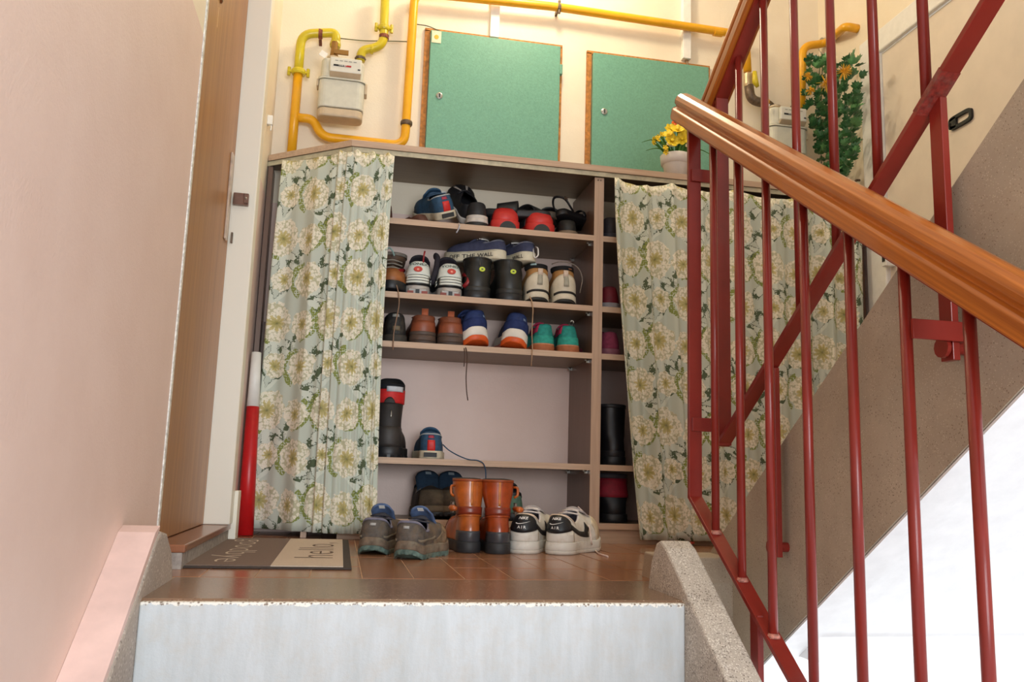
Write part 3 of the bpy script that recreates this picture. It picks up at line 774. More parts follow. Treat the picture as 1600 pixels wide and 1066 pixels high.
        return (T[0]+(tx-T[0])*e, T[1]+(ty-T[1])*e, T[2]+(tz-T[2])*w)
    def N(s,u,v):
        e=.004; p=Vector(s.P(u,v)); a=Vector(s.P(u+e,v))-Vector(s.P(u-e,v)); b=Vector(s.P(u,v+e*2 if v+e*2<(2 if s.shaft else 1) else v))-Vector(s.P(u,max(0,v-e*2)))
        n=a.cross(b); 
        if n.length<1e-9: return Vector((0,-1,0))
        n.normalize(); c=Vector((0,s.L*.45,s.zs+.02))
        if n.dot(p-c)<0: n=-n
        return n
    def patch(s,name,u0,u1,v0,v1,m,off=.0016,nu=14,nv=8,parent=None,solid=.0012):
        f0=v0 if callable(v0) else (lambda q:v0); f1=v1 if callable(v1) else (lambda q:v1)
        def fn(a,b):
            u=u0+(u1-u0)*a; v=f0(a)+(f1(a)-f0(a))*b
            return tuple(Vector(s.P(u,v))+s.N(u,v)*off)
        return mesh(name,grid(fn,nu,nv),m,parent or s.root,smooth=True,solid=solid)
    def letters(s,txt,uc,vc,size,m,off=.0035,fat=.0,parent=None,shear=0,name='lettering',vf=None):
        v,f=vf or text_mesh(txt,size,fat,shear)
        e=.01; du=(Vector(s.P(uc+e,vc))-Vector(s.P(uc-e,vc))).length/(2*e); dv=(Vector(s.P(uc,min(vc+.05,1)))-Vector(s.P(uc,vc-.05))).length/(min(vc+.05,1)-vc+.05)
        V=[tuple(Vector(s.P(uc+p[0]/du,vc+p[1]/dv))+s.N(uc+p[0]/du,vc+p[1]/dv)*off) for p in v]
        return mesh(name,(V,f),m,parent or s.root)
    def w(s,name,vf,m,**k): return mesh(name,vf,m,s.root,world=True,smooth=True,**k)

def fab(c,rough=.8,var=.12,sc=60,bump=.4,dirt=None,bsc=500): return mat(c,rough,0,var,sc,bump,bsc,0,.35,dirt)
YH=3.125        # heels stand just behind the shelf edge
def X(px,py,Y=YH): return at(px,py,'y',Y).x
E=.001
# --- the pair of white trainers on the floor
wl_=mat((226,222,212),.42,0,.03,20,.15,200,0,.5,(196,184,164)); wm=mat((214,208,196),.5,0,.05,20,.2,200,0,.5,(168,156,134)); wc=mat((226,204,182),.6,0,.04); M_lace=fab((222,212,204)); blk=mat((26,28,32),.45); tmg=fab((176,168,168))
def swoosh():
    pts=[]; n=16
    for i in range(n+1):
        t=i/n; pts.append((-.5+t, .02+.33*t*t-.10*sin(pi*t)*.9 ))
    low=[(-.5,.02),(-.46,-.12),(-.36,-.19),(-.22,-.19),(0,-.10),(.25,.10),(.5,.35)]
    up=[(.5,.35),(.2,.13),(-.05,-.02),(-.25,-.08),(-.36,-.04),(-.42,.06)]
    v=[(x,y,0) for x,y in low+up[1:]]
    return v,[tuple(range(len(v)))]
def white_trainer(label,loc,rz,side,lace_pts):
    s=Shoe('trainer',label,loc,rz,L=.32,W=.132,zs=.034,hh=.088,hs=.062,ht=.098,op=(.05,.56),ow=.037,side=side,up=wl_,lin=fab((196,190,196)),sole=wm,mid=mat((222,218,208),.5,0,.04,20,.1,200,0,.5,(184,172,150)),midz=.35,sc=(1,1),
           group='pair of white trainers with black heel badges',tongue=(.085,.070,tmg,.40),laces=(M_lace,5,.0028),bulge=.05,ins=fab((176,184,206)))
    b=s.patch('heel_badge',-.115,.115,lambda a:.50-.16*sin(pi*a)**.7,lambda a:.80+.17*sin(pi*a)**.5,blk,.002,22,6)
    s.letters('A I R',0,.52,.0115,M_wht,.0045,.0002,b,name='lettering')
    s.letters('NIKE',0.004,.82,.0115,M_wht,.0045,.0003,b,shear=.25,name='lettering')
    v,f=swoosh(); s.letters('',0.006,.66,1,M_wht,.0045,0,b,name='emblem',vf=([(x*.044,y*.018,0) for x,y,z in v],f))
    for sd in (1,-1):
        s.patch('side_stripe',sd*.10,sd*.255,lambda a:.52-.34*a,lambda a:.72-.24*a,blk,.002,14,4)
        s.patch('side_stripe_tip',sd*.235,sd*.272,lambda a:.26+.22*a,lambda a:.54+.22*a,blk,.0021,8,4)
    s.patch('heel_panel',-.13,.13,.02,lambda a:.48-.16*sin(pi*a)**.7,wl_,.0012,18,5)
    s.patch('collar_lining',-.2,.2,.93,1.0,wc,.0014,20,3)
    s.patch('toe_panel',.30,.70,.0,lambda a:.42,mat((214,196,166),.5,0,.05),.0010,16,6)
    if lace_pts: s.w('loose_lace',tube(fillet(lace_pts,.03,5),.0035,6,True,.5),fab((226,206,198)))
    return s
p0=at(815,866,'z',0); p1=at(866,867,'z',0)
def F0(x,y,z=.003): return at(x,y,'z',z)
white_trainer('white leather trainer with black heel badge next to the brown boots',(p0.x,p0.y,0),-24,-1,None)
white_trainer('white leather trainer with a loose lace trailing on the floor, right of its pair',(p1.x,p1.y,0),-37,1,
   [at(903,792,'y',2.78),at(915,803,'y',2.78),at(921,822,'y',2.72),at(924,846,'y',2.67),F0(927,858),F0(936,866),F0(950,870)])
s=bpy.data.objects['trainer.001']
# --- tan boots with straps on the floor
tan=mat((178,92,36),.30,0,.16,18,.15,200,.25,.5,(142,60,26)); tan2=mat((160,66,26),.30,0,.16,18,.15,200,.25,.5,(112,44,22))
def strap_boot(label,loc,rz,side,m,sx):
    s=Shoe('strapped_boot',label,loc,rz,cat='boot',L=.285,W=.100,zs=.030,hh=.085,hs=.080,ht=.088,op=(.04,.40),ow=.034,side=side,up=m,lin=mat((60,50,44),.6),sole=mat((44,44,46),.6),midz=.5,sc=(1.04,1),
           group='pair of tan strapped boots',shaft=(.222,.075,.047,.056,.004),spring=.01)
    s.patch('heel_cap',-.16,.16,.0,.42,mat((62,62,66),.4,0,.12,30,.2),.002,20,6)
    s.patch('toe_wear',.36,.64,.0,.4,mat((70,58,50),.5,0,.2,20),.0012,14,6)
    st=s.patch('strap',-.5,.5,1.0,1.22,mat((132,50,28),.35,0,.1,20),.0035,40,4,solid=.002)
    s.patch('ankle_fold',-.5,.5,.93,.985,m,.0035,40,3,solid=.002)
    s.patch('back_seam',-.012,.012,1.25,1.97,mat((196,116,48),.4),.0012,3,8)
    s.patch('top_band',-.5,.5,1.93,1.995,mat((150,70,34),.4),.0016,40,3)
    x=sx*.052
    b=mesh('buckle',J(*[box(x-.003,x+.003,.035+a,.035+a+c,.118+e,.118+e+g) for a,c,e,g in ((0,.003,0,.034),(.028,.003,0,.034),(0,.03,0,.003),(0,.03,.031,.003))]),M_iron,s.root)
    mesh('strap_end',tube([(sx*.050,.04,.135),(sx*.060,.018,.134),(sx*.061,.0,.133),(sx*.052,-.012,.132)],[.009,.010,.010,.007],10,True,.9),tan,s.root,smooth=True)
    mesh('pull_loop',tube(fillet([(sx*.046,.06,.20),(sx*.058,.05,.20),(sx*.058,.045,.175),(sx*.048,.05,.168)],.01),.004,6),tan,s.root,smooth=True)
    return s
p=F0(736,863); strap_boot('tan leather strapped boot beside the grey trail shoes, left of its pair',(p.x,p.y,0),4,-1,tan,-1)
p=F0(779,865); strap_boot('reddish tan strapped boot beside the white trainers, right of its pair',(p.x,p.y,0),-3,1,tan2,1)
# --- muddy trail shoes
mud=(122,102,80); gr=mat((92,86,80),.85,0,.2,40,.5,300,0,.3,mud); bl_in=fab((84,104,140))
def trail(label,loc,rz,side,hidden=False):
    s=Shoe('trail_shoe',label,loc,rz,L=.275,W=.122,zs=.034,hh=.070,hs=.042,ht=.072,op=(.03,.50),ow=.040,side=side,up=gr,lin=fab((112,110,124)),ins=bl_in,
        sole=mat((92,112,104),.8,0,.2,60,.3,200,0,.3,(134,120,98)),mid=mat((116,100,84),.85,0,.2,40,.4,200,0,.3,(136,132,116)),midz=.4,sc=(1,1),group='pair of muddy trail shoes',heelr=.014,lug=.012,
        tongue=(.080,.066,bl_in,.95),laces=(fab((60,60,66)),5,.0025),bulge=.07)
    s.patch('collar',-.24,.24,.90,1.0,fab((120,118,134)),.002,26,3,solid=.003)
    s.patch('heel_print',-.02,.02,.62,.74,mat((168,168,166),.6),.0022,4,4)
    s.patch('side_overlay',.07,.24,lambda a:.12+.3*a,lambda a:.22+.35*a,mat((128,116,98),.8),.002,12,3)
    s.patch('side_overlay',-.24,-.07,lambda a:.42-.3*a,lambda a:.57-.35*a,mat((128,116,98),.8),.002,12,3)
    s.patch('mud_guard',.22,.78,.0,lambda a:.34,mat((134,114,90),.9,0,.2,50,.6,200,0,.3,(96,84,70)),.0014,30,5)
    t=s.tf; q=[Vector(t(.35,.72)),Vector(t(.62,.72)),Vector(t(.62,.9)),Vector(t(.35,.9))]
    mesh('tongue_label',([tuple(a+Vector((0,-.003,.0015))) for a in q],[(0,1,2,3)]),M_wht,s.tongue,solid=.001)
    return s
p=F0(581,866); trail('muddy grey trail shoe overlapping the doormat corner, left of its pair',(p.x,p.y,0),-14,-1)
p=F0(632,873); trail('muddy grey trail shoe angled towards the tan boots, right of its pair',(p.x,p.y,0),-25,1)
# --- bottom board: dark hiking shoes with toes out, hidden pair behind the boots
ZB=.0735
dk=mat((56,50,46),.75,0,.15,30,.3,300,0,.35,(92,80,66)); nav=fab((38,58,78))
def toeout(label,x,y,rz,side):
    s=Shoe('hiking_shoe',label,(x,y,ZB),rz,L=.285,W=.112,zs=.032,hh=.085,hs=.070,ht=.085,op=(.03,.46),ow=.033,side=side,up=dk,lin=nav,sole=blk,mid=mat((106,94,78),.8,0,.1,30,.2,200,0,.3,(70,64,58)),midz=.45,
        sc=(1.2,1.04),group='pair of dark hiking shoes on the bottom board',tongue=(.095,.078,nav,1.05),laces=(fab((70,70,74)),4,.0035),lug=.01)
    s.patch('toe_cap',.34,.66,.0,.42,mat((84,74,62),.8,0,.15,40,.3,200,0,.3,(110,98,80)),.002,20,6)
    t=s.tf; q=[Vector(t(.36,.78)),Vector(t(.60,.78)),Vector(t(.60,.92)),Vector(t(.36,.92))]
    mesh('tongue_label',([tuple(a+Vector((0,.005,.003))) for a in q],[(0,1,2,3)]),mat((150,164,172),.6),s.tongue,solid=.001)
    s.patch('lace_strap',.30,.35,.45,.92,mat((110,106,100),.5),.004,4,8)
    return s
toeout('dark hiking shoe with blue tongue behind the trail shoes, fully in view of its pair',X(668,812,3.13),3.405,186,1)
toeout('dark hiking shoe with blue tongue partly behind the tan boot',X(712,812,3.13),3.400,178,-1)
s=Shoe('hiking_shoe','green and black shoe on the bottom board half hidden behind the tan boots',(X(800,815,3.16),3.135,ZB),0,L=.27,W=.10,hh=.08,hs=.06,ht=.085,up=fab((84,116,100)),lin=fab((40,40,44)),sole=blk,tongue=(.08,.06,blk,.8))
s.patch('collar',-.22,.22,.82,1.0,blk,.002,20,3)
# --- shelf with the red boot and the blue low shoe
Z4=.2890
blr=fab((52,84,112),.7); 
def blue_shoe(label,loc,rz,side,rx=0,ry=0):
    s=Shoe('casual_shoe',label,loc,rz,L=.26,W=.10,zs=.026,hh=.066,hs=.055,ht=.07,ow=.034,side=side,up=blr,lin=fab((60,74,88)),sole=mat((206,196,172),.6),midz=.4,rx=rx,ry=ry,group='pair of blue shoes with red heel tabs',
        tongue=(.07,.06,blr,.8),laces=(fab((60,86,112)),4,.0025),bulge=.05)
    s.patch('heel_tab',-.030,.030,.03,.62,mat((206,40,38),.5),.002,6,6)
    s.patch('heel_label',-.026,.026,.72,.88,mat((160,48,70),.5),.002,6,4)
    s.patch('collar_trim',-.25,.25,.93,1.0,fab((170,176,178)),.0018,20,3)
    x0,y0,_=s.base(0)
    mesh('heel_pad',xf(box(-.020,.020,-.0045,.002,.006,.022),Matrix.Translation((0,y0-.0045,0))),mat((40,42,44),.6),s.root)
    return s
s=blue_shoe('blue shoe with red heel tab alone on the shelf above the hiking shoes',(X(672,717),YH,Z4),-4,1)
s.w('loose_lace',tube(fillet([at(692,695,'y',3.15),at(700,703,'y',3.13),at(715,712,'y',3.105),at(733,719,'y',3.09),at(746,719,'y',3.088),at(756,724,'y',3.085),at(759,735,'y',3.085),at(759,749,'y',3.085)],.03,4),[.0018]*20+[.0028]*8+[.0018]*9 if False else .0022,6),fab((50,78,104)))
s=Shoe('hiking_boot','tall black boot with red upper collar next to the left curtain',(X(603,716),YH,Z4),-5,cat='boot',L=.29,W=.125,zs=.035,hh=.085,hs=.08,ht=.09,op=(.02,.42),ow=.040,up=mat((40,36,34),.6,0,.1),lin=fab((24,24,26)),sole=blk,shaft=(.270,.085,.044,.056,.03),lug=.01)
r_=mat((206,34,34),.6); b=s.patch('red_collar',-.5,.5,1.52,1.86,r_,.003,40,6,solid=.003); 
s.patch('padded_rim',-.5,.5,1.86,1.99,fab((26,28,34)),.002,40,4,solid=.003)
s.patch('label',-.03,.16,1.80,1.93,mat((196,200,206),.6),.005,8,4)
s.patch('collar_cutout',-.05,.06,lambda a:1.50,lambda a:1.5+.16*sin(pi*a)**.6,mat((40,36,34),.6),.0065,12,4)
s.patch('ankle_panel',-.22,.22,.0,.9,mat((54,50,48),.55,0,.1),.002,24,6)
s.patch('reflective_tab',.02,.032,1.15,1.33,M_steel,.004,3,4)
# --- third shelf
Z3=.7090
s=Shoe('casual_shoe','black worn shoe on the third shelf against the left curtain',(X(617,537),YH,Z3),0,L=.26,W=.10,hh=.085,hs=.06,ht=.08,up=mat((38,38,38),.6,0,.15,30,.2,200,0,.4,(84,76,64)),lin=fab((30,30,32)),sole=mat((58,54,48),.7),tongue=(.07,.06,blk,.8))
s.patch('collar_label',-.04,.03,.80,.93,mat((150,152,148),.6),.003,4,4); s.patch('heel_logo',-.03,.03,.2,.4,mat((110,98,76),.6),.002,8,4)
br=mat((124,68,44),.5,0,.15,25,.25,200,.1,.5,(88,56,42))
def ankle(label,px,py,rz,side,ph):
    s=Shoe('ankle_boot',label,(X(px,py),YH,Z3),rz,cat='boot',L=.28,W=.112,zs=.034,hh=.085,hs=.08,ht=.09,op=(.02,.42),ow=.034,side=side,up=br,lin=mat((90,56,40),.6),sole=mat((66,54,48),.6,0,.1),mid=mat((84,66,56),.6,0,.1),sc=(1.24,.92),group='pair of brown ankle boots',shaft=(.118,.07,.032,.052,.012))
    s.patch('heel_counter',-.16,.16,.0,.72,mat((136,72,46),.45,0,.12),.002,18,6)
    s.patch('sole_guard',-.22,.22,.0,.20,mat((84,70,62),.5),.0035,18,3)
    s.patch('collar_flap',-.3,-.10,1.4,lambda a:2.0+.25*(1-a),mat((112,62,40),.6),.002,8,4); s.patch('collar_flap',.10,.3,1.4,lambda a:2.0+.25*a,mat((112,62,40),.6),.002,8,4)
    mesh('pull_tab',box(-.010,.010,.008,.014,.085,ph-.012),mat((168,92,62),.5),s.root,smooth=True)
    return s
ankle('brown leather ankle boot on the third shelf beside the black shoe',662,540,0,-1,.158)
ankle('brown leather ankle boot on the third shelf beside the blue running shoes',703,543,-2,1,.154)
nb=fab((42,58,104),.7); oj=mat((222,92,34),.5)
def runner(label,px,py,rz,side,ry):
    s=Shoe('running_shoe',label,(X(px,py),YH+.004,Z3+.008),rz,L=.285,W=.108,zs=.048,hh=.080,hs=.055,ht=.075,ow=.034,side=side,up=nb,lin=fab((34,44,76)),sc=(1.2,1.06),sole=oj,mid=mat((232,226,214),.5,0,.03),midz=.42,heelr=.016,ry=ry,group='pair of blue running shoes with white and orange soles',
        tongue=(.07,.06,nb,.8),laces=(fab((60,70,110)),4,.0025),bulge=.10,flare=.008)
    s.patch('heel_counter',-.14,.14,.0,.55,fab((36,50,96)),.003,18,6); s.patch('heel_print',.05,.075,.6,.72,mat((120,140,170),.6),.003,4,3)
    return s
runner('blue running shoe with white and orange sole beside the brown boots',748,545,9,-1,-4)
runner('blue running shoe tilted on its side edge beside the hanging lace',801,547,-10,1,7)
tl_=fab((42,140,130),.75); pk=fab((176,50,84))
def teal(label,px,py,rz,side):
    s=Shoe('hiking_shoe',label,(X(px,py),YH,Z3),rz,L=.24,W=.102,zs=.022,hh=.085,hs=.075,ht=.08,op=(.05,.46),ow=.027,side=side,up=tl_,lin=fab((130,44,70)),sole=mat((168,98,60),.7,0,.1),group='pair of teal hiking shoes with pink trim',tongue=(.07,.05,pk,.8),laces=(fab((60,140,130)),4,.0025),lug=.008)
    s.patch('heel_panel',-.16,.16,.0,.45,fab((52,156,140)),.002,18,5); s.patch('side_panel',-.24,-.09,.62,.98,pk,.002,8,5)
    s.patch('sole_seam',-.2,.2,.0,.10,mat((190,130,96),.7),.003,18,3)
    return s
teal('teal hiking shoe with pink side on the third shelf nearest the hanging lace',853,547,3,-1)
s=teal('teal hiking shoe with pink side and small hook on its heel, nearest the divider',889,549,-3,1)
s.w('heel_hook',tube(fillet([at(891,504,'y',3.115),at(893,501,'y',3.115),at(896,502,'y',3.113),at(896,506,'y',3.113)],.003),.002,6),M_steel)
s=Shoe('slipper','dull pink slipper in the corner of the third shelf against the divider',(X(922,549,3.2),3.20,Z3),8,L=.15,W=.045,zs=.010,hh=.018,hs=.015,ht=.035,ow=.014,up=fab((120,50,64)),lin=fab((90,40,50)),sole=fab((90,50,56)))
# --- second shelf
Z2=.8930
hb_=mat((92,70,54),.6,0,.15,30,.3,200,0,.4,(70,56,48))
s=Shoe('winter_boot','brown laced winter boot half hidden by the left curtain on the second shelf',(X(612,462),3.36,Z2),182,cat='boot',L=.25,W=.10,zs=.03,hh=.09,hs=.08,ht=.09,op=(.02,.44),ow=.036,side=-1,up=hb_,lin=fab((150,140,128)),sole=blk,shaft=(.185,.07,.045,.055,.0),tongue=None)
s.patch('toe_cap',.36,.64,.0,.5,mat((150,92,48),.5),.002,20,6)
for k in range(4): mesh('lace',tube(fillet([(-.03,.13-.008*k,.115+.016*k),(0,.14-.008*k,.122+.016*k),(.03,.13-.008*k,.118+.016*k)],.01),.003,6),fab((150,140,126)),s.root,smooth=True)
s.patch('cuff',-.5,.5,1.8,1.99,fab((128,120,110)),.004,40,4,solid=.003)
mesh('pull_cord',tube(fillet([at(601,392,'y',3.2),at(609,386,'y',3.19),at(614,393,'y',3.19),at(616,400,'y',3.19)],.02),.0035,6),fab((150,176,170)),s.root,world=True,smooth=True)
s.w('loose_lace',tube(fillet([at(614,432,'y',3.17),at(619,444,'y',3.11),at(623,458,'y',3.088),at(624,475,'y',3.086),at(620,497,'y',3.086),at(615,520,'y',3.086),at(614,547,'y',3.086)],.02,4),.0022,6),fab((140,112,92)))
wh=mat((224,230,222),.35,0,.02); rdl=mat((150,30,36),.4)
def nordic(label,px,py,rz,side,rx):
    s=Shoe('ski_boot',label,(X(px,py),YH,Z2),rz,cat='boot',L=.27,W=.105,zs=.030,hh=.095,hs=.07,ht=.095,op=(.08,.46),ow=.030,side=side,up=mat((44,44,48),.5),lin=fab((36,28,34)),sole=mat((184,180,176),.4,.3,.08),sc=(1.24,1.06),group='pair of white backed ski boots',tongue=(.09,.06,fab((42,38,46)),.9),bulge=.04)
    s.patch('heel_shell',-.17,.17,lambda a:.44,lambda a:1.02,wh,.004,22,8,solid=.003)
    s.patch('black_band',-.19,.19,.02,.46,mat((26,28,30),.4),.003,20,5,solid=.002)
    for k in range(3): s.patch('white_rib',-.085+.006*k*0,.085,.13+.10*k,.205+.10*k,wh,.0065,12,3,solid=.002)
    for sd in (-1,1):
        s.patch('white_slash',sd*.11,sd*.16,.14,.22,wh,.006,4,3); s.patch('white_slash',sd*.12,sd*.165,.27,.34,wh,.006,4,3)
    e=.0
    v=lathe([(.0105,0),(.0105,-.002),(.009,-.003)],(0,0,0),20,'y')
    P_=Vector(s.P(0,.62))+s.N(0,.62)*.0065; em=mesh('round_badge',xf(v,Matrix.Translation(P_)@Matrix.Rotation(-.18,4,'X')@Matrix.Diagonal((1.25,1,1,1))),mat((196,66,52),.4),s.root)
    tv=text_mesh('e',.015,.0004); mesh('badge_mark',xf(tv,Matrix.Translation(P_+Vector((0,-.0042,0)))@Matrix.Rotation(pi/2-.18,4,'X')),mat((236,170,150),.5),em)
    s.letters('YONEX',0,.82,.0135,mat((60,86,80),.5),.0085,.0003,None)
    mesh('binding_slot',box(-.006,.006,-.008,.0,.0,.018),blk,s.root)
    mesh('sole_plate',box(-.028,.028,-.006,.004,.001,.022),mat((150,146,142),.4,.4,.08),s.root,bev=.003)
    [mesh('heel_block',box(a,a+.018,-.0075,.0,.002,.012),mat((136,60,48),.5),s.root) for a in (-.03,.012)]
    for nm,dx,m_ in (('side_lever',0,rdl),('lever_clip',.008,wh)):
        q=side*(.048+dx); mesh(nm,tube(fillet([(q,.05,.095),(q+side*.012,.02,.085),(q+side*.010,.01,.06),(q-side*.004,.02,.045)],.01),.005 if dx else .008,8),m_,s.root,smooth=True)
    return s
s=nordic('white and black ski boot with red badge, left one beside the brown winter boot',652,462,-6,-1,0)
mesh('pull_tab',tube(fillet([(.012,.02,.115),(.014,.018,.15),(.016,.02,.163)],.004),.003,6),rdl,s.root,smooth=True)
mesh('open_cuff',tube(fillet([(.040,.05,.05),(.052,.045,.10),(.056,.04,.145),(.050,.06,.155)],.02),[.012]*3+[.016]*20 if False else .015,10,True,.6),fab((44,40,48)),s.root,smooth=True)
s=nordic('white and black ski boot with red badge, right one beside the black boots',703,465,3,1,0)
bb=mat((30,31,29),.45,0,.1,20,.2); lime=mat((196,214,60),.4)
def lboot(label,px,py,side):
    s=Shoe('rubber_boot',label,(X(px,py),YH,Z2),0,cat='boot',L=.27,W=.118,zs=.028,hh=.085,hs=.08,ht=.088,op=(.01,.44),ow=.043,side=side,up=bb,lin=fab((34,34,34)),sole=blk,sc=(1.22,1.0),group='pair of black boots with lime dots',shaft=(.166,.07,.044,.062,.0),bulge=.05)
    P_=Vector(s.P(0.02,1.04))+s.N(0.02,1.04)*.004
    d=mesh('lime_dot',lathe([(.0095,0),(.0095,-.002),(.008,-.003)],(P_.x,P_.y,P_.z),18,'y'),lime,s.root)
    mesh('dot_mark',box(P_.x-.003,P_.x+.003,P_.y-.0045,P_.y-.003,P_.z-.002,P_.z+.002),blk,d)
    s.patch('pull_tab',-.006,.006,1.3,1.9,mat((60,60,58),.5),.003,3,6); s.patch('heel_bead',-.2,.2,.0,.24,mat((42,42,40),.5),.003,20,4); s.patch('top_trim',-.5,.5,1.9,2,mat((46,46,44),.5),.002,40,3)
    return s
lboot('black boot with lime dot beside the ski boot, left of its pair',748,467,-1)
lboot('black boot with a lime dot beside the tan and white hiking shoes',797,468,1)
cv=fab((70,74,100),.8,.1,50,.5); gum=mat((226,218,192),.55,0,.03,20,.1,200,0,.4,(196,186,160))
def canvas(label,loc,rz,side,txt,uc,loop=None,rx=0,ry=0):
    s=Shoe('canvas_shoe',label,loc,rz,L=.265,W=.098,zs=.034,hh=.045,hs=.036,ht=.055,op=(.03,.50),ow=.034,side=side,up=cv,lin=fab((90,96,118)),sole=gum,sc=(1.04,1.0),group='pair of navy canvas shoes stacked on the black boots',tongue=(.06,.06,cv,.55),laces=(M_wht,4,.003),spring=.014,rx=rx,ry=ry)
    s.patch('collar',-.24,.24,.86,1.0,fab((120,124,140)),.002,20,3)
    # words along the sole edge
    v,f=text_mesh(txt,.021,.0002); du=s.L*2.15
    V=[]
    for a in v:
        u=uc+a[0]/du; b=Vector((*s.base(u)[:2],s.base(u)[2])); b2=Vector((*s.base(u+.003)[:2],0)); b1=Vector((*s.base(u-.003)[:2],0)); n=(b2-b1).cross(Vector((0,0,1))).normalized()
        if n.dot(Vector((b.x,b.y-s.L*.45,0)))<0: n=-n
        V.append(tuple(b+n*.0062+Vector((0,0,.017+a[1]))))
    mesh('lettering',(V,f),mat((52,50,52),.5),s.root)
    mesh('sole_line',tube([Vector((s.base(i/60)[0]*1.075,s.L*.5+(s.base(i/60)[1]-s.L*.5)*1.02,s.zs-.002+s.base(i/60)[2])) for i in range(61)],.0012,5),mat((190,182,160),.6),s.root)
    return s
zt2=Z2+.168
s=canvas('navy canvas shoe lying sideways with worn words on its white sole',(X(789,407,3.15),3.165,zt2),53,-1,'OFF THE WALL',-.235)
s=canvas('navy canvas shoe with a white lace loop, heel out beside its sideways pair',(X(829,408,3.14),3.145,zt2),22,1,'WALL',-.12)
s.w('loose_lace',tube(fillet([at(836,385,'y',3.16),at(841,388,'y',3.13),at(841,400,'y',3.12),at(835,404,'y',3.13),at(833,388,'y',3.15)],.012),.003,6),M_wht)
tn=mat((172,126,74),.65,0,.08); wb=mat((218,208,186),.5,0,.05,20,.1,200,0,.4,(196,184,160))
def hike(label,px,py,rz,side):
    s=Shoe('hiking_boot',label,(X(px,py),YH,Z2),rz,cat='boot',L=.28,W=.112,zs=.034,hh=.088,hs=.082,ht=.09,op=(.02,.44),ow=.036,side=side,up=tn,lin=fab((26,26,28)),sole=mat((40,38,36),.6),mid=wb,midz=.35,sc=(1.16,1.06),group='pair of tan and white hiking boots',shaft=(.150,.07,.036,.055,.008),heelr=.010,bulge=.05)
    s.patch('heel_counter',-.19,.19,.0,lambda a:.45+.47*sin(pi*a),wb,.003,22,7,solid=.002)
    s.patch('black_collar',-.5,.5,1.36,1.99,fab((28,28,30)),.003,40,5,solid=.002)
    s.patch('heel_notch',-.09,.09,.0,.10,mat((40,38,36),.6),.006,10,3)
    s.patch('grey_stripe',-.018,.018,.30,.88,mat((160,156,140),.6),.0058,4,6)
    mesh('pull_tab',box(-.008,.008,-.006,.000,.098,.128),mat((206,186,170),.6),s.root,smooth=True)
    return s
s=hike('tan and white hiking boot beside the black boots on the second shelf',843,470,2,-1)
s.patch('blue_label',-.12,-.04,1.75,1.98,mat((150,180,184),.6),.006,5,4)
s.w('loose_lace',tube(fillet([at(828,464,'y',3.11),at(831,470,'y',3.085),at(833,482,'y',3.083),at(831,520,'y',3.083),at(832,545,'y',3.083),at(830,572,'y',3.083)],.015,4),.0022,6),fab((170,140,112)))
s=hike('tan and white hiking boot with an open lace loop nearest the divider',883,472,-2,1)
s.w('loose_lace',tube(fillet([at(862,413,'y',3.15),at(872,409,'y',3.13),at(890,410,'y',3.12),at(904,418,'y',3.12),at(911,435,'y',3.12),at(906,458,'y',3.13)],.03,5),.0022,6),fab((130,120,112)))
s.patch('lace_eyelet',.04,.085,1.35,1.55,mat((150,100,70),.5),.007,5,4)
# --- lone dark lace hanging below the third shelf
s=bpy.data.objects['running_shoe']; m4=lambda pts,r,m,name='loose_lace': mesh(name,tube(fillet(pts,.02,4),r,6),m,s,world=True,smooth=True)
m4([at(726,540,'y',3.12),at(729,546,'y',3.086),at(730,560,'y',3.085),at(728,590,'y',3.085),at(729,612,'y',3.085),at(731,626,'y',3.085)],.0020,fab((74,54,44)))
m4([at(724,541,'y',3.12),at(726,547,'y',3.086),at(726,560,'y',3.085),at(725,573,'y',3.085)],.0018,fab((74,54,44)))
# --- top shelf
Z1=1.1730
s=blue_shoe('blue shoe with red heel tab leaning on the top shelf beside the black trainer',(X(700,351),YH,Z1+.022),28,1,0,0)
s.root.rotation_euler=(math.radians(16),math.radians(-20),math.radians(10))
s.w('loose_lace',tube(fillet([at(717,349,'y',3.11),at(718,354,'y',3.086),at(715,361,'y',3.084),at(713,364,'y',3.084)],.006),.003,6),fab((170,170,180)))
bk=mat((34,34,38),.6,0,.12,40,.3); wr=mat((206,198,190),.5)
def black_trainer(label,loc,rot,side,rim=wr,heelm=wr,grp=None):
    s=Shoe('trainer',label,loc,0,L=.275,W=.10,zs=.028,hh=.068,hs=.05,ht=.07,ow=.031,side=side,up=bk,lin=fab((30,30,34)),sole=mat((38,38,38),.6),mid=rim,midz=.55,tongue=(.06,.055,bk,.7),laces=(fab((60,60,62)),4,.0025),group=grp)
    s.root.rotation_euler=tuple(math.radians(a) for a in rot)
    s.patch('heel_guard',-.13,.13,.0,.22,heelm,.003,18,4)
    return s
s=black_trainer('black trainer with white heel rim standing on the top shelf',(X(745,354),YH,Z1+.004),(3,0,-4),1)
s=Shoe('trainer','black trainer with two pale stripes propped upright behind its pair on the top shelf',(X(738,330,3.22),3.215,Z1+.035),0,L=.27,W=.105,zs=.022,hh=.06,hs=.045,ht=.06,ow=.03,side=-1,up=bk,lin=fab((26,26,30)),sole=wr,spring=.006,tongue=(.05,.05,bk,.6))
s.root.rotation_euler=tuple(math.radians(a) for a in (42,-10,6)); 
s.patch('pale_stripe',.40,.43,.35,.95,wr,.003,3,6); s.patch('pale_stripe',.57,.60,.35,.95,wr,.003,3,6)
red=mat((204,52,48),.45,0,.05)
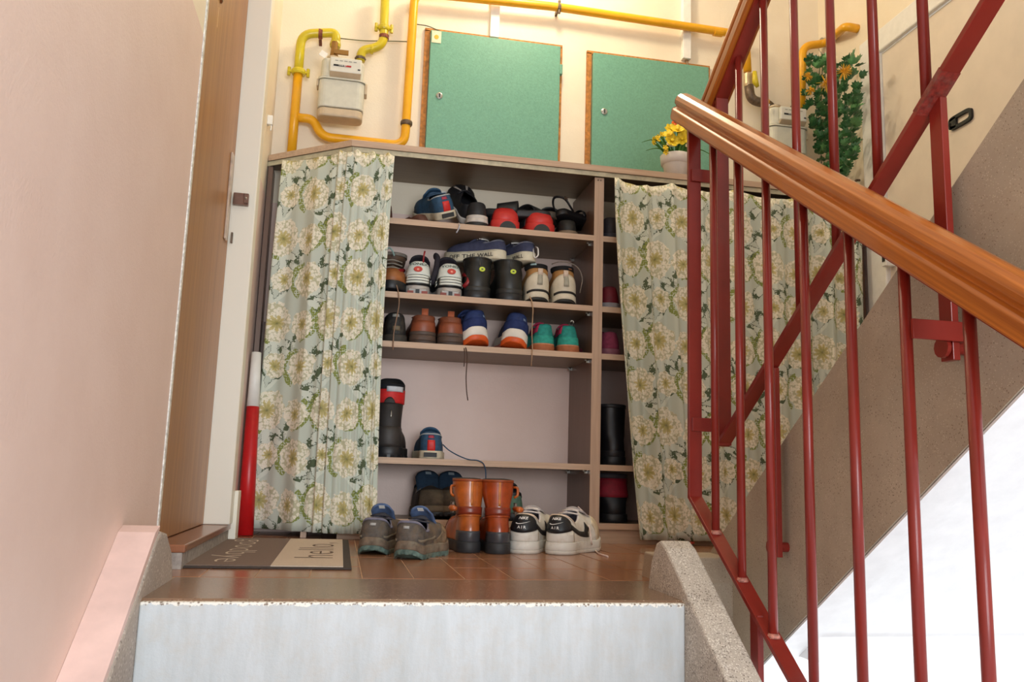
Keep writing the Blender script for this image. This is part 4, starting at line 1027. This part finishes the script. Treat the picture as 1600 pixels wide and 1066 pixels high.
for px,py,lab,sd in ((793,357,'black shoe with bright red heel under the slides on the top shelf',-1),(846,361,'black shoe with bright red heel in the middle right of the top shelf',1)):
    s=Shoe('clog',lab,(X(px,py),YH,Z1),1,L=.27,W=.118,zs=.030,hh=.046,hs=.034,ht=.06,op=(.10,.45),ow=.036,side=sd,up=red,lin=fab((40,36,38)),sole=red,sc=(1.34,1.25),group='pair of red heeled black shoes',bulge=.03)
    s.patch('front_upper',.17,.83,.02,1,mat((44,44,46),.5),.002,30,8)
    x0,y0,_=s.base(0); v=[(.024*cos(pi*k/12),y0-.0100,.001+.024*sin(pi*k/12)) for k in range(13)]; v2=[(a,y0+.01,c) for a,b_,c in v]
    mesh('arch_pad',(v+v2,[tuple(range(13)),tuple(range(25,12,-1))]+[(i,i+13,i+14,i+1) for i in range(12)]),mat((44,44,42),.6),s.root)
def slide(label,loc,rot,L,W,m,strap=True,sandal=False):
    t=thing('sandal' if sandal else 'slide',label,'sandal' if sandal else 'slide',None,loc,tuple(math.radians(a) for a in rot))
    def foot(u,z):
        tt=(1-cos(2*pi*u))/2; sd=1 if u<.5 else -1
        w=knots([(0,.36),(.12,.38),(.32,.36),(.5,.40),(.7,.49),(.85,.46),(1,.4)],tt)*W
        if tt<.14: w*=math.sqrt(max(0,1-(1-tt/.14)**2))
        if tt>.8: w*=math.sqrt(max(0,1-((tt-.8)/.2)**2))
        return (sd*w,tt*L,z)
    n=40; rg=[(.0,.96),(.004,1.0),(.020,1.0),(.026,.96)]
    V=[];
    for z,k in rg:
        for i in range(n):
            a=foot(i/n,z); V.append((a[0]*k,L/2+(a[1]-L/2)*(1-(1-k)*.5),z+.008*sm(.7,1,a[1]/L)))
    F=[tuple(range(n))[::-1],tuple(range(3*n,4*n))]
    for r in range(3):
        for i in range(n): F.append((r*n+i,r*n+(i+1)%n,(r+1)*n+(i+1)%n,(r+1)*n+i))
    mesh('footbed',(V,F),m,t,smooth=True)
    if sandal:
        for y0 in (.55,.75): mesh('strap',grid(lambda a,b:(-.47*W*cos(pi*a)*1.02,L*(y0+.07*b),.014+.042*sin(pi*a)**.6),16,3),mat((26,26,28),.4),t,smooth=True,solid=.003)
        mesh('ankle_strap',tube(fillet([(-.4*W,.30*L,.02),(-.42*W,.14*L,.075),(0,.02*L,.095),(.42*W,.14*L,.075),(.4*W,.30*L,.02)],.03,5),.005,8,True,.5),mat((24,24,26),.4),t,smooth=True)
        mesh('buckle',box(.40*W,.46*W,.13*L,.19*L,.065,.080),M_iron,t)
    else:
        mesh('strap',grid(lambda a,b:(-.49*W*cos(pi*a)*1.03,L*(.48+.30*b),.012+(.058-.012*b)*sin(pi*a)**.55),20,6),mat((34,34,36),.5),t,smooth=True,solid=.005)
    return t
sl=mat((48,46,48),.55,0,.12,20); sl2=mat((78,68,58),.6,0,.12,20)
slide('dark grey slide lying crossways on top of the red heeled shoes',(X(862,330,3.15),3.165,Z1+.070),(0,-3,75),.27,.10,sl)
slide('dark slide tipped up towards the cabinet top behind the other slides',(X(805,318,3.25),3.25,Z1+.088),(12,-24,-42),.26,.10,mat((36,36,34),.6))
slide('brown grey slide resting on the right red heeled shoe',(X(858,345,3.16),3.17,Z1+.078),(4,2,-14),.23,.088,sl2)
slide('black strappy sandal with a raised heel strap at the right of the top shelf',(X(872,330,3.15),3.17,Z1+.087),(-2,-18,-58),.22,.085,mat((22,22,24),.4),True,True)
s=Shoe('casual_shoe','dark shoe with pale sole in the right corner of the top shelf',(X(888,361),YH+.01,Z1),-8,L=.26,W=.095,zs=.018,hh=.048,hs=.04,ht=.05,ow=.03,up=mat((34,34,32),.6),lin=fab((26,26,28)),sole=mat((128,110,90),.6),tongue=(.06,.05,mat((34,34,32),.6),.6),laces=(blk,3,.0025))
s=Shoe('leather_shoe','brown shoe with curved rim on the top shelf left of the blue shoe',(X(668,346),3.21,Z1),32,L=.22,W=.08,zs=.012,hh=.045,hs=.035,ht=.05,ow=.03,up=mat((112,70,54),.6),lin=fab((150,120,98)),sole=mat((84,56,44),.6))
s=Shoe('leather_boot','brown boot shaft just showing past the left curtain on the top shelf',(X(604,343,3.18),3.20,Z1),20,cat='boot',L=.2,W=.08,zs=.02,hh=.06,hs=.05,ht=.06,ow=.028,up=mat((92,58,46),.55),lin=fab((60,40,34)),sole=blk,shaft=(.105,.05,.026,.04,0))
# --- right bay, between divider and curtain
s=Shoe('rubber_boot','tall black boot standing between divider and right curtain',(1.025,YH+.02,Z4),0,cat='boot',L=.28,W=.11,zs=.03,hh=.085,hs=.08,ht=.09,op=(.02,.42),ow=.040,up=mat((26,26,30),.35),lin=blk,sole=blk,shaft=(.235,.075,.050,.060,.0))
s.patch('heel_ridge',-.16,.16,.0,.30,mat((38,38,42),.4),.003,18,4); s.patch('top_band',-.5,.5,1.88,1.99,mat((38,38,42),.4),.002,40,3)
s=Shoe('snow_boot','black boot with dark red shaft at the bottom of the right bay',(1.03,YH+.02,ZB),0,cat='boot',L=.28,W=.12,zs=.03,hh=.06,hs=.06,ht=.075,op=(.02,.42),ow=.048,up=blk,lin=blk,sole=blk,shaft=(.185,.08,.052,.062,.0))
s.patch('red_shaft',-.5,.5,1.05,1.80,mat((140,22,44),.7,0,.12,50,.4),.003,40,6); s.patch('grey_collar',-.5,.5,1.80,1.99,mat((66,66,76),.6),.003,40,3)
s=Shoe('trainer','dark shoe on the top shelf of the right bay beside the divider',(1.0,YH+.02,Z1),0,L=.26,W=.095,up=mat((52,46,50),.6),lin=blk,sole=mat((60,60,70),.6),tongue=(.06,.05,bk,.7))
s=Shoe('trainer','dark red shoe with pale sole on the second shelf of the right bay',(1.0,YH+.03,Z2),-4,L=.26,W=.10,up=mat((128,34,46),.6),lin=blk,sole=mat((170,164,168),.6),tongue=(.06,.05,mat((128,34,46),.6),.7))
s=Shoe('trainer','muted pink shoe on the third shelf of the right bay',(1.005,YH+.02,Z3),4,L=.25,W=.10,up=fab((150,62,88)),lin=fab((110,50,70)),sole=mat((150,90,104),.6),tongue=(.06,.05,fab((150,62,88)),.7))

# ------------------------------------------------------------------ doormat
dm=thing('doormat','grey and beige doormat with hello and goodbye lettering in front of the brown door','doormat',None,(0,0,0))
x0,x1,y0,y1=-.372,.040,2.135,3.03
mesh('rubber_base',box(x0,x1,y0,y1,.0003,.004),mat((60,52,48),.8,0,.1,80,.3),dm,bev=.001)
g1=mat((122,104,94),.95,0,.16,700,.9,900); g2=mat((206,190,172),.95,0,.08,700,.9,900)
xm=-.150; b_=.020
a_=mesh('dark_panel',box(x0+b_,xm,y0+b_,y1-b_,.0041,.0062),g1,dm); c_=mesh('light_panel',box(xm,x1-b_,y0+b_,y1-b_,.0041,.0062),g2,dm)
def matword(w,cx,cy,size,rot,m,par,sx,name='lettering'):
    v,f=text_mesh(w,size,-.0018,0,1.05)
    xs=[p[0] for p in v]; wd=max(xs)-min(xs)
    M=Matrix.Translation((cx,cy,.0066))@Matrix.Rotation(rot,4,'Z')@Matrix.Diagonal((sx/wd,1,1,1))
    return mesh(name,xf((v,f),M),m,par)
matword('hello,',-.050,2.60,.150,pi/2,mat((104,86,74),.9),c_,.50)
matword('goodbye',-.258,2.58,.115,-pi/2,mat((206,190,172),.9),a_,.70)
# red and white tube by the door jamb
t=thing('plastic_tube','red plastic tube with white upper end standing in the corner beside the white door jamb','tube',None,(-.318,3.20,0))
def leany(z): return (-.012*z/.65,.03*z/.65,z)
mesh('red_section',tube([leany(0),leany(.22),leany(.455)],[.030,.026,.0225],18,True),mat((196,22,28),.35,0,.04),t,smooth=False).data.polygons.foreach_set('use_smooth',[True]*0 or [False]*38)
for o_ in t.children: o_.data.polygons.foreach_set('use_smooth',[len(p.vertices)==4 for p in o_.data.polygons])
mesh('white_section',tube([leany(.4555),leany(.655)],[.0222,.0175],18,True),M_wht,t)
for o_ in t.children: o_.data.polygons.foreach_set('use_smooth',[len(p.vertices)==4 for p in o_.data.polygons])
# red thing lying by the upper flight behind the curtain end
tag(mesh('red_strap',tube(fillet([(1.30,3.06,.012),(1.22,2.95,.010),(1.16,2.90,.010),(1.12,2.88,.010)],.03),.009,8,True,.5),mat((190,50,38),.5),None,smooth=True),'red strap end lying on the floor in front of the right curtain','strap')

# ------------------------------------------------------------------ flower pot on the cabinet
PX,PYy=1.277,3.17
fp=thing('flower_pot','white flower pot with yellow artificial flowers on the cabinet top','flower pot',None,(PX,PYy,1.4512))
mesh('pot',lathe([(.001,0),(.040,0),(.052,.068),(.054,.070),(.060,.072),(.064,.108),(.062,.110),(.058,.108),(.055,.09),(.001,.088)],(0,0,0),32),mat((226,218,212),.35,0,.02),fp,smooth=True)
M_stem=mat((60,120,44),.5,0,.15); M_leafy=mat((84,140,52),.45,0,.2); M_fy=mat((246,208,40),.55,0,.08,60); M_fo=mat((236,110,46),.5,0,.1); M_fw=mat((240,232,190),.6,0,.05)
def blade(base,tip,w,bend,m,name='leaf'):
    base=Vector(base);tip=Vector(tip)
    def f(a,b):
        p=base.lerp(tip,b); p.z+=bend*sin(pi*b)*1.0; wd=w*(sin(pi*min(1,b*.9+.1))**.7)
        s_=(tip-base).cross(Vector((0,1,0))); s_=s_.normalized() if s_.length>1e-5 else Vector((1,0,0))
        return tuple(p+s_*(a-.5)*wd+Vector((0,-.003*(1-abs(a-.5)*2),0)))
    return mesh(name,grid(f,3,9),m,fp,smooth=True,solid=.0006)
rr=random.Random(4)
for i in range(26):
    a=rr.uniform(0,2*pi); h=rr.uniform(.05,.13); sp=rr.uniform(.02,.075)
    blade((.02*cos(a),.02*sin(a),.09),(sp*cos(a)*1.3,sp*sin(a),.09+h),rr.uniform(.006,.011),.01,M_stem if i%2 else M_leafy)
for tip,bend in (((-.155,-.02,.145),.045),((-.09,-.02,.185),.02),((-.13,0,.12),.03),((.10,-.02,.15),.03),((.16,0,.13),.04)): blade((0,0,.09),tip,.005,bend,M_leafy,'grass_blade')
def flower(c,r,m,name='flower',n=7,tilt=0,cup=.35):
    V=[];F=[]
    M=Matrix.Translation(c)@Euler((pi/2-.35+rr.uniform(-.5,.5),rr.uniform(-.4,.4),rr.uniform(-.5,.5))).to_matrix().to_4x4()
    for k in range(n):
        a=2*pi*k/n; u=Vector((cos(a),sin(a),0)); w=Vector((-sin(a),cos(a),0)); i0=len(V)
        for t_,wd in ((.12,.10),(.45,.34),(.75,.36),(1,.06)):
            for s_ in (-1,0,1): V.append(M@(u*r*t_+w*r*wd*s_+Vector((0,0,r*cup*t_*t_+ (0 if s_ else -.05*r)))))
        for q in range(3):
            for s_ in range(2): b0=i0+q*3+s_; F.append((b0,b0+1,b0+4,b0+3))
    o=mesh(name,(V,F),m,fp,smooth=True,solid=.0008)
    v,f=lathe([(r*.05,0),(r*.16,0),(r*.20,r*.30),(r*.14,r*.32)],(0,0,0),10); mesh('flower_centre',xf((v,f),M),m,o,smooth=True)
    mesh('stem',tube([Vector((c[0]*.2,c[1]*.2,.09)),Vector((c[0]*.7,c[1]*.7,(.09+c[2])/2+.01)),Vector(c)],.0018,5),M_stem,fp,smooth=True)
for c in ((-.045,-.03,.185),(-.010,-.045,.205),(.022,-.04,.185),(.048,-.03,.20),(-.02,0,.225),(.03,.01,.225),(.06,0,.19),(.008,-.05,.165),(-.035,-.045,.155),(.075,-.01,.21)): flower(c,rr.uniform(.026,.034),M_fy)
for c in ((-.085,-.02,.175),(-.105,-.02,.150),(-.09,-.03,.158),(-.072,-.03,.185),(-.060,-.04,.125),(-.055,-.035,.108),(-.098,-.01,.168)): flower(c,.013,M_fy,'small_flower',5)
for c in ((-.038,-.045,.135),(.045,-.05,.15)): flower(c,.024,M_fw,'pale_flower',5)
for c in ((.018,0,.265),(-.003,.0,.258),(.012,.01,.245),(.026,-.01,.245)): flower(c,.016,M_fo,'orange_flower',5)
# ------------------------------------------------------------------ hanging ivy
iv=thing('hanging_ivy','artificial hanging ivy with orange blossoms in the corner beside the pale door','artificial plant',None,(0,0,0))
M_ivy=mat((48,96,56),.3,0,.35,40); M_ivy2=mat((84,136,84),.3,0,.3,40); M_or=mat((238,176,50),.6,0,.12,60)
ly=[]
def leafmesh():
    out=[(0,0),(.32,.10),(.50,.38),(.30,.46),(.36,.74),(.14,.72),(0,1.0)]
    pts=out+[(-x,y) for x,y in out[-2:0:-1]]
    V=[(0,.35,.06)]+[(x,y,-.10*abs(x)*2-.12*y*y) for x,y in pts]; n=len(pts)
    return V,[(0,1+i,1+(i+1)%n) for i in range(n)]
lv=leafmesh(); l1=mesh('leaf',lv,M_ivy,iv,solid=.02); l2=mesh('leaf',lv,M_ivy2,iv,solid=.02)
rr=random.Random(11)
top_=at(1300,92,'y',3.33); bot_=at(1308,285,'y',3.33)
def place_leaf(src,px,py,Y,size):
    p=at(px,py,'y',Y-max(0,px-1283)*.0068)
    o=src if not src.get('used') else src.copy()
    if o is not src: COL.objects.link(o); o.modifiers.clear() if False else None
    src['used']=1
    o.location=p; o.scale=(size,)*3
    o.rotation_euler=(rr.uniform(.9,1.9)+pi/2*0+pi*rr.choice((0,1))*0+1.2,rr.uniform(-.7,.7),rr.uniform(-1.2,1.2))
    return o
for i in range(298):
    t=rr.random(); py=92+t*185
    half=(44 if t<.35 else 42-20*(t-.35)) *(.6 if t>.9 else 1)
    cx=1298+8*t; px=cx+rr.uniform(-1,1)*half
    place_leaf(l1 if rr.random()<.62 else l2,px,py,3.26+rr.uniform(0,.12),rr.uniform(.034,.047))
for o_ in iv.children:
    if 'used' in o_: del o_['used']
for k,(px,py) in enumerate(((1318,100),(1290,128),(1302,150),(1275,170),(1300,190),(1282,215),(1310,240))):
    yy=3.33-max(0,px-1283)*.0068; pts=[at(1288,84,'y',3.36),at((px+1288)/2,100,'y',(yy+3.36)/2),at(px,py,'y',yy),at(px+2,min(275,py+60),'y',yy)]
    mesh('stem',tube(fillet(pts,.05),.002,5),mat((50,80,44),.6),iv,smooth=True)
mesh('hook_wire',tube(fillet([at(1285,64,'y',3.40),at(1278,78,'y',3.38),at(1292,90,'y',3.37)],.02),.0015,5),M_steel,iv,smooth=True)
def brush(px,py,r):
    c=at(px,py,'y',3.20-max(0,px-1283)*.0068); V=[];F=[]
    for k in range(46):
        u=Vector((rr.gauss(0,1),rr.gauss(0,1)-.6,rr.gauss(0,1))).normalized(); w=u.cross(Vector((.3,.2,1))).normalized()*.0022; i0=len(V)
        V+=[tuple(c+w),tuple(c-w),tuple(c+u*r*rr.uniform(.7,1)-w*.4),tuple(c+u*r*.95+w*.4)]; F.append((i0,i0+1,i0+2,i0+3))
    mesh('orange_blossom',(V,F),M_or,iv,solid=.001)
brush(1290,130,.042); brush(1318,112,.036); brush(1262,120,.022); brush(1266,142,.022)
